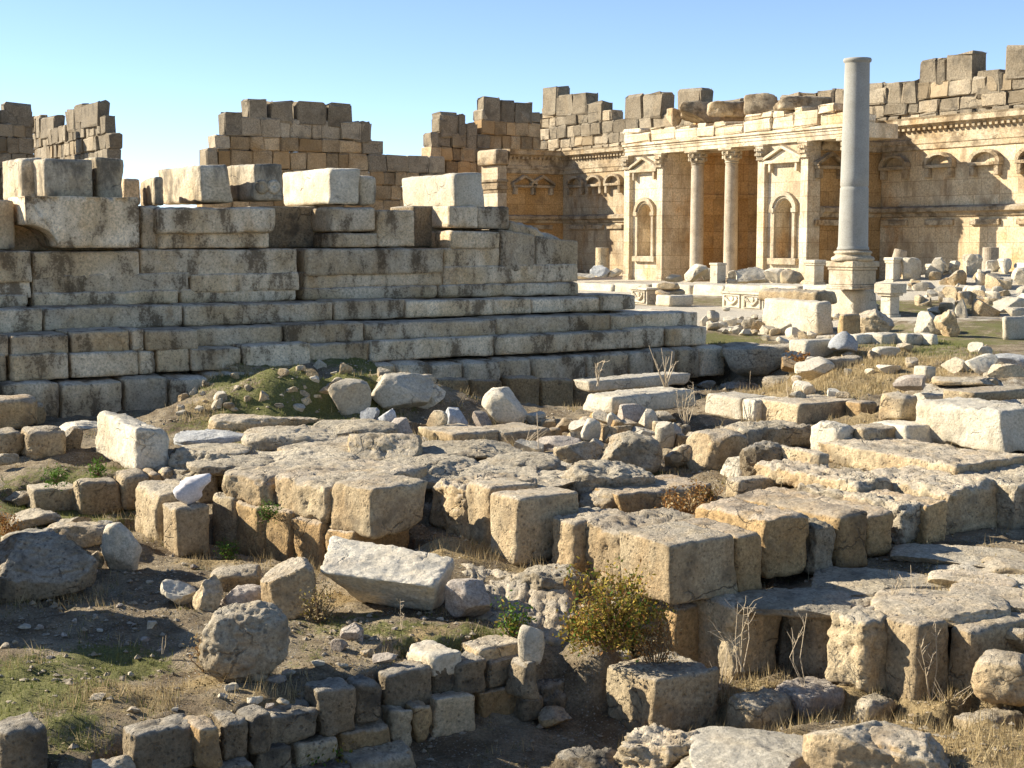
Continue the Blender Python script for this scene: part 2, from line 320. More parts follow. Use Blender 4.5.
# ------------------------------------------------------------------ terrain
CTRL_PX = [
 # lower left ground
 (20,620,-1.9),(60,650,-1.95),(100,600,-1.9),(150,562,-1.85),(190,600,-1.9),(232,558,-1.9),(260,640,-1.95),(330,640,-1.95),(300,600,-1.9),
 (380,622,-1.9),(420,635,-1.92),(470,628,-1.92),(100,700,-2.0),(200,700,-2.0),(50,720,-2.0),(250,690,-2.0),(330,662,-1.97),(150,710,-2.06),
 (-100,620,-1.9),(-200,700,-2.0),(60,760,-2.2),(-60,760,-2.2),(400,640,-1.95),(500,632,-1.95),(270,700,-2.03),(220,715,-2.05),(440,638,-1.95),(370,660,-1.98),
 (300,560,-1.9),(360,565,-1.9),(440,560,-1.62),(480,553,-1.6),(450,546,-1.5),(520,570,-1.75),(560,580,-1.8),(600,596,-1.88),(500,562,-1.68),(30,560,-1.75),(60,556,-1.75),(100,545,-1.7),
 (225,552,-1.88),(275,560,-1.9),(330,570,-1.9),
 # foot of the little stone wall and the pit
 (430,756,-2.95),(500,738,-2.95),(560,758,-3.0),(600,762,-3.05),(350,783,-2.92),(300,792,-2.92),(400,772,-2.96),(440,764,-2.98),(480,752,-2.97),(260,800,-2.85),(200,805,-2.75),(140,810,-2.65),(545,722,-2.95),(640,770,-3.0),(200,830,-2.75),(520,765,-3.0),(580,740,-3.0),(470,748,-2.95),
 (700,691,-2.62),(740,693,-2.6),(790,695,-2.6),(680,696,-2.66),(650,694,-2.66),(760,712,-2.62),(700,745,-2.8),(760,764,-2.75),(800,720,-2.58),(850,704,-2.52),(900,710,-2.52),(950,722,-2.42),(1000,722,-2.32),(1010,762,-2.4),
 (900,768,-2.6),(1100,720,-2.1),(780,700,-2.5),(980,705,-2.35),(1060,780,-2.4),
 # terrace behind the lower blocks
 (800,596,-1.66),(880,587,-1.66),(950,592,-1.64),(1000,587,-1.62),(1010,562,-1.6),(900,603,-1.68),(960,563,-1.62),(1010,622,-1.74),(1080,562,-1.6),(760,602,-1.7),
 (600,645,-2.15),(622,606,-1.98),(655,750,-2.98),(620,752,-3.02),(690,746,-2.85),(720,735,-2.75),(660,775,-3.0),(625,785,-3.05),
 # behind the long row
 (900,470,-1.0),(960,458,-0.95),(1000,444,-0.85),(850,472,-1.05),(800,490,-1.15),
 # sunken court
 (680,500,-1.38),(640,522,-1.38),(700,487,-1.34),(660,480,-1.32),(760,486,-1.3),(600,482,-1.25),(680,472,-1.27),(650,472,-1.32),(720,470,-1.2),(830,470,-1.1),
 # eroded pavement on the left
 (300,440,-0.86),(400,440,-0.92),(250,442,-0.86),(450,460,-0.98),(350,460,-0.92),(300,462,-0.92),(500,470,-1.06),(540,457,-1.12),(400,422,-0.82),(480,427,-0.97),
 (330,422,-0.76),(250,427,-0.76),(205,446,-0.95),(560,447,-1.2),(420,478,-1.0),(500,485,-1.1),(240,462,-0.95),
 # foot of the podium
 (520,412,-1.35),(470,405,-1.15),(700,388,-1.32),(740,392,-1.25),(720,386,-1.3),(560,410,-1.5),(450,398,-0.95),(660,392,-1.45),(600,404,-1.6),
 (800,346,-0.1),(830,365,-0.25),(860,380,-0.35),(830,391,-0.48),(780,397,-0.85),(870,396,-0.48),(720,343,-0.08),(770,346,-0.1),(760,397,-1.2),(745,344,-0.08),
 (760,431,-0.98),(720,430,-1.05),(800,432,-0.95),(690,437,-1.15),(860,426,-0.85),
 (940,386,-0.22),(1000,376,-0.08),(930,362,-0.05),(900,366,-0.15),(1000,356,0),(880,410,-0.6),(930,420,-0.75),(1000,420,-0.7),
 # rubble heap
 (640,414,-0.66),(575,420,-0.9),(600,440,-1.02),(640,456,-1.32),(692,420,-0.95),(610,425,-0.82),(650,432,-0.92),(560,440,-1.15),(680,440,-1.1),
 # grassy mound
 (210,386,-0.4),(280,370,0.2),(340,371,0.12),(280,390,-0.3),(232,376,-0.05),(370,386,-0.36),(188,400,-0.88),(180,412,-0.93),(250,402,-0.6),
 (320,396,-0.44),(420,388,-0.6),(300,366,0.25),(250,368,0.16),(380,375,-0.02),(280,359,0.0),(340,360,0.0),(230,364,0.0),
 (20,422,-0.95),(100,422,-0.98),(160,418,-0.98),(-100,430,-0.95),
 (50,470,-1.02),(100,470,-1.02),(20,480,-1.02),(90,450,-0.97),(118,468,-1.05),(-80,470,-1.0),(150,466,-1.08),
 (100,522,-1.64),(150,522,-1.64),(50,515,-1.62),(85,515,-1.62),(120,513,-1.62),(150,508,-1.6),(172,504,-1.55),(20,515,-1.6),(30,530,-1.62),(60,520,-1.62),(10,545,-1.7),
 # open court
 (900,335,0.02),(960,326,.2),(1000,343,0),(930,318,.3),(930,300,.65),(1000,300,.7),(940,285,1.1),(893,287,1.0),(1000,282,1.2),(960,270,1.7),(1010,270,1.7),(905,300,.55),(980,312,.35),(1060,300,.7),(925,276,1.45),(760,325,0),(700,327,0),(660,302,0),(720,306,0),(800,302,.06),(860,345,-.04),(850,330,0),
]
CTRL = [at_z(*c) for c in CTRL_PX]
CTRL += [np.array(p) for p in [(-13, 12, -1.8), (-14, 18, -1.6), (-14, 25, -1.1), (-16, 30, -0.9), (-8, 9, -2.3), (0, 8, -2.9), (6, 8, -2.7), (10, 11, -2.2), (13, 16, -1.5), (14, 22, -0.8), (16, 28, -0.3),
          (20, 36, 0), (-8, 50, 0), (-20, 45, 0), (-30, 60, 0), (0, 58, 0), (10, 60, 0), (25, 55, .1), (-6, 42, 0.2), (-14, 38, .0), (4, 46, 0)]]
for X in range(-90, 100, 20):
    for Y in (72, 95, 120): CTRL.append(np.array((X, Y, 0.15)))
CTRL = np.array(CTRL)
def _idw(x, y):
    num = np.zeros_like(x); den = np.zeros_like(x)
    for cx, cy, cz in CTRL:
        w = 1.0 / ((x - cx) ** 2 + (y - cy) ** 2 + 0.06) ** 2.0
        num += w * cz; den += w
    return num / den
def terrain(x, y):
    x = np.asarray(x, float); y = np.asarray(y, float)
    z = _idw(x, y)
    far = np.clip((np.hypot(x, y - 60) - 70) / 60, 0, 1)
    z = z * (1 - far) + 0.15 * far
    P = np.stack([x, y, np.zeros_like(x)], -1).reshape(-1, 3)
    near = np.clip((48 - y) / 12, 0.15, 1)
    return z + (fbm(P * 0.9 + 5, 3).reshape(x.shape) * 0.06 + (fbm(P * 3.7 + 9, 4, .65).reshape(x.shape) * 0.06 + ridge(P * 2.3 + 4).reshape(x.shape) ** 3 * .05)) * near
def hit(px, py):
    """where the ray through a pixel meets the ground"""
    d = ray(px, py); t = np.concatenate([np.arange(8, 60, 0.12), np.arange(60, 140, 0.5)]) / d[1]
    P = EYEV + t[:, None] * d
    below = P[:, 2] - terrain(P[:, 0], P[:, 1]) < 0
    i = int(np.argmax(below)) if below.any() else len(t) - 1
    p = P[i].copy(); p[2] = float(terrain(p[0:1], p[1:2])[0]); return p

# green and dry-grass patches on the ground (x, y, radius) as seen in the photograph, kept as a mask on the ground mesh
GREEN = [(60,480,1.6,.9),(110,470,.9,.6),(30,478,1,.7),(150,465,.5,.5),(280,378,1.4,.9),(330,374,1.2,.9),(240,378,1,.7),(360,374,1.0,.9),(300,368,1.4,.8),(260,388,1,.5),(60,690,1.0,1),(110,665,.8,1),(20,680,1.0,1),(130,660,.5,.9),
         (10,710,.7,.8),(110,700,1.0,.35),(60,745,.7,.7),(130,755,.5,.6),(90,660,.8,.8),(420,632,.6,.8),(380,630,.6,.6),(440,640,.4,.7),(330,625,.7,.6),(480,630,.4,.8),(300,650,.5,.4),
         (700,302,3,.5),(650,303,3,.5),(740,304,2.5,.5),(760,322,2,.35),(930,312,3,.55),(980,326,3,.55),(880,318,2,.5),(1010,332,1.6,.7),(880,330,1.5,.5),(960,336,1.2,.8),(650,477,.7,.6),(700,470,.5,.6),(930,355,1.6,.5),(900,352,1.3,.7),(690,292,3,.6),(600,288,4,.5),(720,336,1.3,.8),(690,338,1.0,.8)]
DRY = [(480,552,.7,.7),(440,545,.6,.6),(520,570,.5,.6),(560,480,.6,.5),(640,500,.6,.5),(690,470,.8,.5),(740,470,.6,.6),(300,470,.5,.4),(260,440,.6,.4),(200,430,.8,.5),(420,440,.7,.6),(510,440,.8,.7),(760,425,.8,.6),(860,425,.8,.6),(800,395,1.2,.8),(930,440,.6,.6),(980,476,.8,.6),(720,700,.6,.6),(820,705,.6,.7),(960,640,.6,.7),(1000,655,.7,.7),(660,700,.5,.5),(430,632,.5,.5),(200,680,.7,.5),(130,700,.8,.6),(280,690,.6,.5),(60,590,.6,.3),(110,480,.6,.4),(180,545,.5,.5),(240,560,.5,.5),(860,372,1.8,.8),(830,388,1.5,.9),(870,390,1.2,.8),(920,365,1.8,.6),(860,350,1.2,.7),(990,715,1.6,.9),(940,735,1.3,.9),(1010,690,1.2,.9),(790,745,.8,.7),(760,700,.7,.7),(1000,750,1.0,.9),(880,700,.8,.7),
       (520,450,.8,.7),(470,440,.8,.5),(350,440,1,.3),(580,560,.5,.5),(850,600,.8,.4),(940,600,.7,.5),(300,570,.6,.7),(330,600,.5,.6),(200,560,.5,.6),(240,690,.8,.4),(150,690,.8,.4),(210,385,1,.6),(230,395,.8,.5),(960,470,.8,.4)]
PAVE = [(300,440,1.6,.9),(400,440,1.6,.9),(350,460,1.6,.9),(450,460,1.5,.9),(250,450,1.4,.9),(300,470,1.3,.9),(500,475,1.2,.9),(420,478,1.2,.9),(540,460,1,.7),(900,470,1.5,.8),(960,458,1.5,.9),(850,480,1.3,.8),(880,590,1.2,.7),(950,592,1.2,.7),(1000,585,1.2,.7),(960,563,1.0,.7),(980,385,1.5,.7),(940,400,1.2,.6),(850,345,1.6,.4)]
def mask(lst, x, y):
    m = np.zeros_like(x)
    for px, py, r, a in lst:
        z = CTRL[np.argmin([(c[0] - px) ** 2 + (c[1] - py) ** 2 for c in CTRL_PX])][2]
        p = at_z(px, py, z)
        r2 = r * (1.6 if py < 400 else 1.0)
        m = np.maximum(m, a * np.clip(1.3 - np.hypot(x - p[0], y - p[1]) / r2, 0, 1))
    return np.clip(m, 0, 1)

def axis(lo, hi, step, far, grow=1.16):
    a = list(np.arange(lo, hi + step / 2, step)); s = step; v = lo
    left = []
    while v > -far: s *= grow; v -= s; left.append(v)
    s = step; v = a[-1]; right = []
    while v < far: s *= grow; v += s; right.append(v)
    return np.array(left[::-1] + a + right)
# ------------------------------------------------------------------ stones
def displaced(P, n, seed, rough, karst):
    q = P + seed * 13.7
    d = fbm(q * 1.3, 2) * 0.6 + fbm(q * 4.2, 4, .6) * 0.5 + fbm(q * 13, 3, .6) * 0.26
    if karst:
        pit = np.clip(ridge(q * 5.3 + 3) - 0.78, 0, 1) * 2.2 + np.clip(vnoise(q * 12) - 0.58, 0, 1) * 2.0
        d = d - karst * pit
    return P + n * (d * rough)[:, None]
def hexa_block(corner, eL, eR, h, seed, rough=0.05, r=0.07, px=4.0, karst=0.5, jit=0.05, tilt=(0, 0), taper=0.0):
    """weathered ashlar: `corner` is the bottom of its near edge, eL and eR run along its two lower edges"""
    rs = np.random.RandomState(int(seed * 977) % 100000)
    a, b = np.linalg.norm(eL), np.linalg.norm(eR)
    D = np.linalg.norm(corner - EYEV); step = max(0.025, px * D / FPX)
    n = [int(np.clip(round(s / step), 3, 64)) for s in (b, a, h)]
    c, Q = box_grid(*n)
    S3 = np.array([b, a, h]); P = c * S3
    rr = np.clip(r * (0.45 + 2.1 * vnoise(P * 3.1 + seed * 7) ** 1.4), 0.01, 0.45 * S3.min())[:, None]
    q = np.clip(P, rr, S3 - rr); d = P - q; ln = np.linalg.norm(d, axis=1, keepdims=True); nn = d / np.maximum(ln, 1e-6)
    P = q + nn * rr
    # loose corners: shift the eight corners a little so no two blocks are the same box
    J = (rs.random_sample((2, 2, 2, 3)) - .5) * 2 * jit * np.array([b, a, h])
    J[:, :, 0, 2] = 0
    w = [np.stack([1 - c[:, k], c[:, k]], -1) for k in range(3)]
    P = P + np.einsum('ni,nj,nk,ijkd->nd', w[0], w[1], w[2], J)
    P[:, 2] += c[:, 2] * (tilt[0] * (c[:, 0]) + tilt[1] * c[:, 1])
    if taper: P[:, :2] += (S3[:2] / 2 - P[:, :2]) * (taper * c[:, 2:3])
    ux, uy = eR / b, eL / a
    Wd = np.asarray(corner) + P[:, :1] * ux + P[:, 1:2] * uy + P[:, 2:3] * np.array([0, 0, 1.0])
    nw = nn[:, :1] * ux + nn[:, 1:2] * uy + nn[:, 2:3] * np.array([0, 0, 1.0])
    Wd = displaced(Wd, nw, seed, rough, karst)
    if np.cross(ux, uy)[2] < 0: Q = Q[:, ::-1]
    return Wd, Q
SEED = [1.0]
def nseed(): SEED[0] += 1.37; return SEED[0]
def finish(name, Wd, Q, mat, label, cat, group=None, parent=None, smooth=True, crease=None):
    o0 = np.array([Wd[:, 0].mean(), Wd[:, 1].mean(), Wd[:, 2].min()])
    me = mesh_np(name, Wd - o0, Q, M[mat] if isinstance(mat, str) else mat, smooth)
    if crease: me.set_sharp_from_angle(angle=math.radians(crease))
    o = link(name, me, o0, parent)
    return tag(o, label, cat, group) if label else o
def solve_len(base, dirn, px):
    """how far along a level direction the vertical through `px` lies"""
    k = (px - 512) / FPX; by = base - EYEV
    fw = by[1] * CP - by[2] * SP; fd = dirn[1] * CP - dirn[2] * SP
    return (k * fw - by[0]) / (dirn[0] - k * fd)
CAPS = []; CAPPING = [True]
def lowered(x, y, z):
    """the ground is dug down to the foot of every block that stands in it"""
    z = np.array(z, float)
    for b0, dL, a, dR, b, cl in CAPS:
        rx, ry = x - b0[0], y - b0[1]; m = (np.abs(rx) < 4) & (np.abs(ry) < 4)
        if not m.any(): continue
        s = rx[m] * dL[0] + ry[m] * dL[1]; t = rx[m] * dR[0] + ry[m] * dR[1]
        d1 = np.where((t > -.15) & (t < b + .05) & (s < a * .6), np.maximum(-s, 0), 9); d2 = np.where((s > -.15) & (s < a + .05) & (t < b * .6), np.maximum(-t, 0), 9)
        d = np.minimum(d1, d2) if cl else d1; lim = b0[2] + .04 + np.maximum(0, d - .22) * .8 + np.where(d > .9, 9, 0)
        z[m] = np.minimum(z[m], lim)
    return z
def B(label, nx, yt, yb, zb=None, L=None, R=None, Lm=0.9, Rm=0.9, yaw=0, mat='ash', rough=0.05, r=0.07, karst=0.5, D=None,
      name="ashlar_block", cat="stone block", group=None, base=None, capl=True, tilt=(0, 0), px=3.4, jit=0.05, sink=0.05, taper=0.0, seed=None):
    """block given by its near vertical edge (pixel column nx, rows yt..yb) and the columns L, R where its two faces end"""
    if base is not None: b0 = np.array(base, float)
    elif D is not None: b0 = at_d(nx, yb, D)
    else: b0 = at_z(nx, yb, zb)
    ca, sa = math.cos(math.radians(yaw)), math.sin(math.radians(yaw))
    rot = lambda v: np.array([v[0] * ca - v[1] * sa, v[0] * sa + v[1] * ca, 0])
    dL, dR = rot(L2), rot(U2)
    top = at_d(nx, yt, b0[1]); h = top[2] - b0[2]
    mid = b0 + np.array([0, 0, h * .5])
    a = solve_len(mid, dL, L) if L is not None else Lm
    b = solve_len(mid, dR, R) if R is not None else Rm
    if not (0.05 < a < 9) : print("BAD L", label, a); a = 0.8
    if not (0.05 < b < 9) : print("BAD R", label, b); b = 0.8
    if b0[1] < 34 and CAPPING[0]: CAPS.append((b0.copy(), dL, a, dR, b, capl))
    b0 = b0 - np.array([0, 0, sink]); h += sink
    Wd, Q = hexa_block(b0, dL * a, dR * b, h, seed or nseed(), rough, r, px, karst, jit, tilt, taper)
    return finish(name, Wd, Q, mat, label, cat, group)
def boulder_mesh(a, b, c, yaw, seed, rough, cuts, p=3.6, n=None, tr=(.42, .8), flat=0.0, under=0.0, karst=0.4):
    rs = np.random.RandomState(int(seed * 977) % 100000)
    P, Q = box_grid(n, n, n); P = P * 2 - 1
    P = np.tan(P * math.pi / 4)                      # even spacing on the sphere
    u = P / (np.abs(P) ** p).sum(1, keepdims=True) ** (1 / p)
    for k in range(cuts):
        nv = rs.normal(size=3); nv /= np.linalg.norm(nv); tcut = rs.uniform(*tr)
        s = u @ nv - tcut; m = s > 0; u[m] -= nv * (s[m] * 0.985)[:, None]
    # fill the asked-for box again after the cuts
    lo, hi = u.min(0), u.max(0); u = (u - (lo + hi) / 2) / ((hi - lo) / 2)
    if under:
        w = np.clip((0.1 - u[:, 2]) / 1.1, 0, 1); u[:, 0] += 0; u[:, :2] *= (1 - under * w)[:, None]
    nn = u / np.linalg.norm(u, axis=1, keepdims=True)
    G = u * np.array([a, b, c]) / 2
    ca, sa = math.cos(yaw), math.sin(yaw); Rm = np.array([[ca, sa, 0], [-sa, ca, 0], [0, 0, 1]])
    G = G @ Rm; nn = nn @ Rm
    s = (a * b * c) ** (1 / 3)
    q = G / s + seed * 5.1
    d = fbm(q * 2.2, 3) * .75 + fbm(q * 6.5, 4, .6) * .5 + fbm(q * 17, 2) * .2
    if karst: d -= karst * (np.clip(ridge(q * 7) - .75, 0, 1) * 1.8 + np.clip(vnoise(q * 15) - .58, 0, 1) * 1.5)
    G = G + nn * (d * rough * s)[:, None]
    G[:, 2] += c / 2
    return G, Q
def R_(label, cx, by, w, h, z=None, depth=None, yaw=None, mat='ash', rough=0.10, cuts=6, p=3.0, name="boulder", cat="boulder", group=None,
       D=None, sink=0.08, under=0.0, karst=0.4, seed=None, px=4.0):
    """loose stone whose picture is w x h pixels with its foot at (cx, by)"""
    seed = seed or nseed()
    f = at_d(cx, by, D) if D is not None else (at_z(cx, by, z) if z is not None else hit(cx, by))
    k = (f[1] * CP - (f[2] - EYE) * SP) / FPX
    W_, H_ = w * k, h * k
    vd = (f - EYEV); vd[2] = 0; vd /= np.linalg.norm(vd)
    slope = max(0.0, (EYE - f[2]) / max(f[1], 1))
    dp = depth if depth is not None else (W_ * 0.75 if h > w * .45 else W_ * 0.6)
    dp = min(dp, 0.72 * H_ / max(slope, 0.05)) if depth is None else dp
    Hm = max(H_ * 0.55, H_ - dp * slope * 0.6)
    ang = math.atan2(vd[1], vd[0]) - math.pi / 2
    yw = (ang if yaw is None else math.radians(yaw))
    n = int(np.clip(max(w, h) / px, 9, 48)); small = max(w, h) < 42; cuts = int(cuts * 1.7) if small else cuts
    G, Q = boulder_mesh(W_, dp, Hm * (1 + sink), yw, seed, rough, cuts, p, n, tr=(.42, .8) if small else (.58, .9), under=under, karst=karst)
    ctr = f + vd * dp * 0.42 - np.array([0, 0, Hm * sink])
    return finish(name, G + ctr, Q, mat, label, cat, group, crease=28 if max(w, h) < 45 else None)

def hexa8(label, cor, mat, rough=.05, r=.06, karst=.4, name="boulder", cat="boulder", n=40, seed=None):
    """irregular block from its eight corners (px, py, distance): front-left, front-right, back-right, back-left of the top, then of the bottom"""
    P8 = np.array([at_d(*c) for c in cor]); seed = seed or nseed(); c, Q = box_grid(n, n // 2, n // 2)
    S3 = np.array([np.linalg.norm(P8[1] - P8[0]), np.linalg.norm(P8[3] - P8[0]), np.linalg.norm(P8[0] - P8[4])]); P = c * S3
    rr = np.clip(r * (.3 + 1.5 * vnoise(P * 3 + seed)), .01, .4 * S3.min())[:, None]; q = np.clip(P, rr, S3 - rr); d = P - q
    nn = d / np.maximum(np.linalg.norm(d, axis=1, keepdims=True), 1e-6); P = (q + nn * rr) / S3
    a, b, h = P[:, :1], P[:, 1:2], P[:, 2:3]
    lay = lambda k: (1 - b) * ((1 - a) * P8[k] + a * P8[k + 1]) + b * ((1 - a) * P8[k + 3] + a * P8[k + 2])
    Wd = lay(4) * (1 - h) + lay(0) * h
    ex = (P8[1] - P8[0]) / S3[0]; ey = (P8[3] - P8[0]); ey = ey / np.linalg.norm(ey); ez = np.array([0, 0, 1.0]); nw = nn[:, :1] * ex + nn[:, 1:2] * ey + nn[:, 2:3] * ez
    return finish(name, displaced(Wd, nw, seed, rough, karst), Q, mat, label, cat)

# ------------------------------------------------------------------ stepped podium
PF = Frame((0 - 512) / FPX * 34.0, 34.0, ANG_U)
pod = empty("stepped_podium", PF.o, ANG_U)
tag(pod, "long stepped podium of weathered limestone courses, dark stained, across the middle left", "podium")
def local_block(name, fr, u0, u1, v0, v1, z00, z01, z10, z11, mat, parent, rough=0.04, r=0.03, karst=0.5, px=3.4):
    """course block in a frame: bottom z00..z01 and top z10..z11 at its two ends"""
    b0 = fr.w(u0, v0, 0); D = b0[1]; step = px * D / FPX
    n = [int(np.clip(round(s / step), 3, 60)) for s in (u1 - u0, v1 - v0, z10 - z00)]
    n[1] = min(n[1], 8)
    c, Q = box_grid(*n); S3 = np.array([u1 - u0, v1 - v0, max(z10 - z00, .05)]); P = c * S3; seed = nseed()
    rr = np.clip(r * (0.5 + 1.8 * vnoise(P * 2.1 + seed * 7)), 0.005, 0.45 * S3.min())[:, None]
    q = np.clip(P, rr, S3 - rr); d = P - q; nn = d / np.maximum(np.linalg.norm(d, axis=1, keepdims=True), 1e-6); P = q + nn * rr
    f = P[:, 2] / S3[2]; g = c[:, 0]
    P[:, 2] = (z00 * (1 - g) + z01 * g) * (1 - f) + (z10 * (1 - g) + z11 * g) * f
    P[:, 0] += u0; P[:, 1] += v0
    P = displaced(P, nn, seed, rough, karst)
    o0 = np.array([(u0 + u1) / 2, v0, min(z00, z01)])
    return link(name, mesh_np(name, P - o0, Q, M[mat]), o0, parent)
def course(name, v, dv, A, Bp, bounds, mat='podium', gap=0.018, jit=0.10, rng=random.Random(3), **kw):
    """A, Bp = (px, y_top, y_bottom) read at two places on the course's front"""
    ua, za1 = PF.uz(A[0], A[1], v); _, za0 = PF.uz(A[0], A[2], v)
    ub, zb1 = PF.uz(Bp[0], Bp[1], v); _, zb0 = PF.uz(Bp[0], Bp[2], v)
    lin = lambda u, a, b: a + (b - a) * (u - ua) / (ub - ua)
    for seg in bounds:
        x0, x1 = seg[:2]; dv0 = v + (seg[2] if len(seg) > 2 else rng.uniform(-jit, jit))
        u0, u1 = PF.U(x0, v, A[1]) + gap, PF.U(x1, v, A[1]) - gap
        ty = rng.uniform(-.06, .03)
        local_block(name, PF, u0, u1, dv0, dv0 + dv, lin(u0, za0, zb0), lin(u1, za0, zb0), lin(u0, za1, zb1) + ty, lin(u1, za1, zb1) + ty, mat, pod, **kw)
def segs(*x): return list(zip(x[:-1], x[1:]))
course("foundation_block", -3.4, 3.0, (500, 377, 420), (727, 376, 406), segs(380, 436, 470, 506, 540, 575, 612, 641), rough=.06, r=.08, mat='warm', karst=.4)
course("foundation_block", -3.2, 2.6, (60, 381, 424), (700, 348, 378), segs(-120, -60, 0, 60, 124, 170, 210, 260, 310, 360, 398, 432, 466, 500, 535, 588, 630, 655, 678, 702, 728), rough=.05, r=.08)
course("step_block", -2.7, 2.6, (20, 355, 381), (660, 328, 347), [(-150, -70), (-70, 8), (10, 68, -.08), (69, 138, -.1), (138, 156), (157, 192, .1), (192, 243), (243, 310), (310, 371), (371, 496), (496, 632), (632, 666), (666, 705)])
course("step_block", -2.1, 2.2, (20, 333, 355), (660, 312, 329), [(-150, -60, -.45), (-60, 4, -.45), (5, 64, -.5), (65, 124, -.48), (125, 139, -.45), (139, 192, -.5), (194, 285), (285, 363), (363, 495), (495, 611), (611, 634), (634, 700)])
course("step_block", -1.2, 2.0, (20, 308, 333), (600, 296, 311), segs(-150, -60, 43, 184, 334, 406, 532, 601, 636))
# the moulded course: a plain upper face, a fillet and a spreading foot
course("plinth_block", 0.0, 1.6, (100, 249, 281), (500, 248, 272), [(-150, -60), (-60, 31), (32, 140), (140, 298), (305, 443), (443, 500)])
course("plinth_fillet", -0.025, 1.5, (100, 274, 296), (500, 265, 284), [(-150, -60, .02), (-60, 31, .0), (32, 190, .02), (190, 299, -.02), (305, 443, .02), (443, 578, -.02)], gap=.012)
course("plinth_foot", -0.13, 1.8, (100, 290, 307), (500, 282, 297), [(-150, -60, .02), (-60, 31, .02), (32, 180, .0), (180, 300, .1), (304, 440, .05), (440, 579, -.02)], r=.09)
course("plinth_block", 0.0, 1.6, (500, 228, 272), (570, 240, 270), [(500, 535)])
course("plinth_block", 0.0, 1.6, (500, 230, 270), (578, 240, 268), [(500, 536, .02), (536, 578, -.02)])
# ragged sloping end block
u0, zt0 = PF.uz(511, 219, 0.1); u1, zt1 = PF.uz(577, 243, 0.1); _, zb = PF.uz(511, 236, .1); _, zb1 = PF.uz(577, 252, .1)
local_block("sloping_block", PF, u0, u1, 0.12, 1.5, zb, zb1, zt0, zt1, 'podium', pod, rough=.13, r=.16)
# cornice course
course("cornice_block", 0.5, 1.5, (0, 199, 250), (100, 204, 248), [(-120, -60), (-60, 14)], mat='podtop')
course("cornice_block", 1.2, 1.5, (139, 203, 249), (400, 206, 247), [(264, 338), (412, 452)], mat="dark")  # set-back blocks: darker stone colour stands in for the shade of the recesses
course("cornice_block", 0.35, 1.5, (139, 204, 249), (400, 206, 247), [(139, 160)])
course("cornice_foot", 0.05, 1.5, (139, 232, 249), (400, 231, 247), [(158, 270), (331, 377, -.05)])
course("cornice_block", -0.12, 1.7, (139, 206, 235), (400, 206, 231), [(157, 276), (331, 378)], r=.07)
course("cornice_block", 0.06, 1.6, (139, 204, 249), (400, 208, 247), [(377, 417)])
course("cornice_block", 0.15, 1.5, (450, 205, 228), (510, 206, 229), [(448, 478), (478, 511)])
course("cornice_block", 0.0, 1.5, (450, 229, 249), (510, 230, 249), [(450, 500)])
# big corner cornice block with its undercut left end
u0 = PF.U(26, -.35, 220); u1 = PF.U(139, -.35, 220); _, zt = PF.uz(80, 196.5, -.35); _, zb = PF.uz(80, 247.5, -.35); hh = zt - zb
prof = [(u0, zt), (u0, zb + hh * .45)] + [(u0 + .75 * math.sin(a), zb + hh * .45 - hh * .42 * (1 - math.cos(a))) for a in np.linspace(.15, 1.57, 7)] + [(u0 + .8, zb), (u1, zb), (u1, zt)]
def solid_prof(name, prof, v0, v1, mat, parent, seed, rough=.03):
    """solid with a profile in (u, z), subdivided and weathered"""
    import bmesh
    mb = MB().extrude_v(v0, v1, prof); me = mesh_np(name, np.concatenate(mb.V), [np.concatenate(mb.Q), np.concatenate(mb.T)], M[mat], False)
    bm = bmesh.new(); bm.from_mesh(me); bmesh.ops.recalc_face_normals(bm, faces=bm.faces)
    bmesh.ops.dissolve_limit(bm, angle_limit=.01, verts=bm.verts, edges=bm.edges)
    bmesh.ops.bevel(bm, geom=list(bm.edges), offset=.05, segments=2, affect='EDGES', clamp_overlap=True)
    bmesh.ops.triangulate(bm, faces=bm.faces)
    for k in range(4):
        es = [e for e in bm.edges if e.calc_length() > .22]
        if not es: break
        bmesh.ops.subdivide_edges(bm, edges=es, cuts=1); bmesh.ops.triangulate(bm, faces=bm.faces)
    bm.normal_update(); V = np.array([v.co[:] for v in bm.verts]); N = np.array([v.normal[:] for v in bm.verts]); V = displaced(V, N, seed, rough, .3)
    for v, c in zip(bm.verts, V): v.co = c
    for f in bm.faces: f.smooth = True
    bm.to_mesh(me); bm.free(); return link(name, me, (0, 0, 0), parent)
solid_prof("cornice_block", prof, -.35, 1.4, 'podium', pod, 3.3)
# rubble core behind the facing
core = MB(); rs_ = np.random.RandomState(5)
ztop = PF.uz(100, 249, 0)[1]; ua, ub = -10.0, PF.U(560, 0, 240)
core.box(ua, ub, 0.9, 9.0, -1.2, ztop - .06, cham=.1)
ub2 = PF.U(505, 0, 240); zc = PF.uz(100, 204, 0)[1]
core.box(ua, ub2, 1.6, 8.6, ztop - .05, zc - .08, cham=.1)
core.box(ua, PF.U(630, -1, 300), -0.3, 9.3, -1.3, PF.uz(100, 308, -.9)[1] - .08, cham=.1)
core.build("rubble_core", M['podium'], pod)

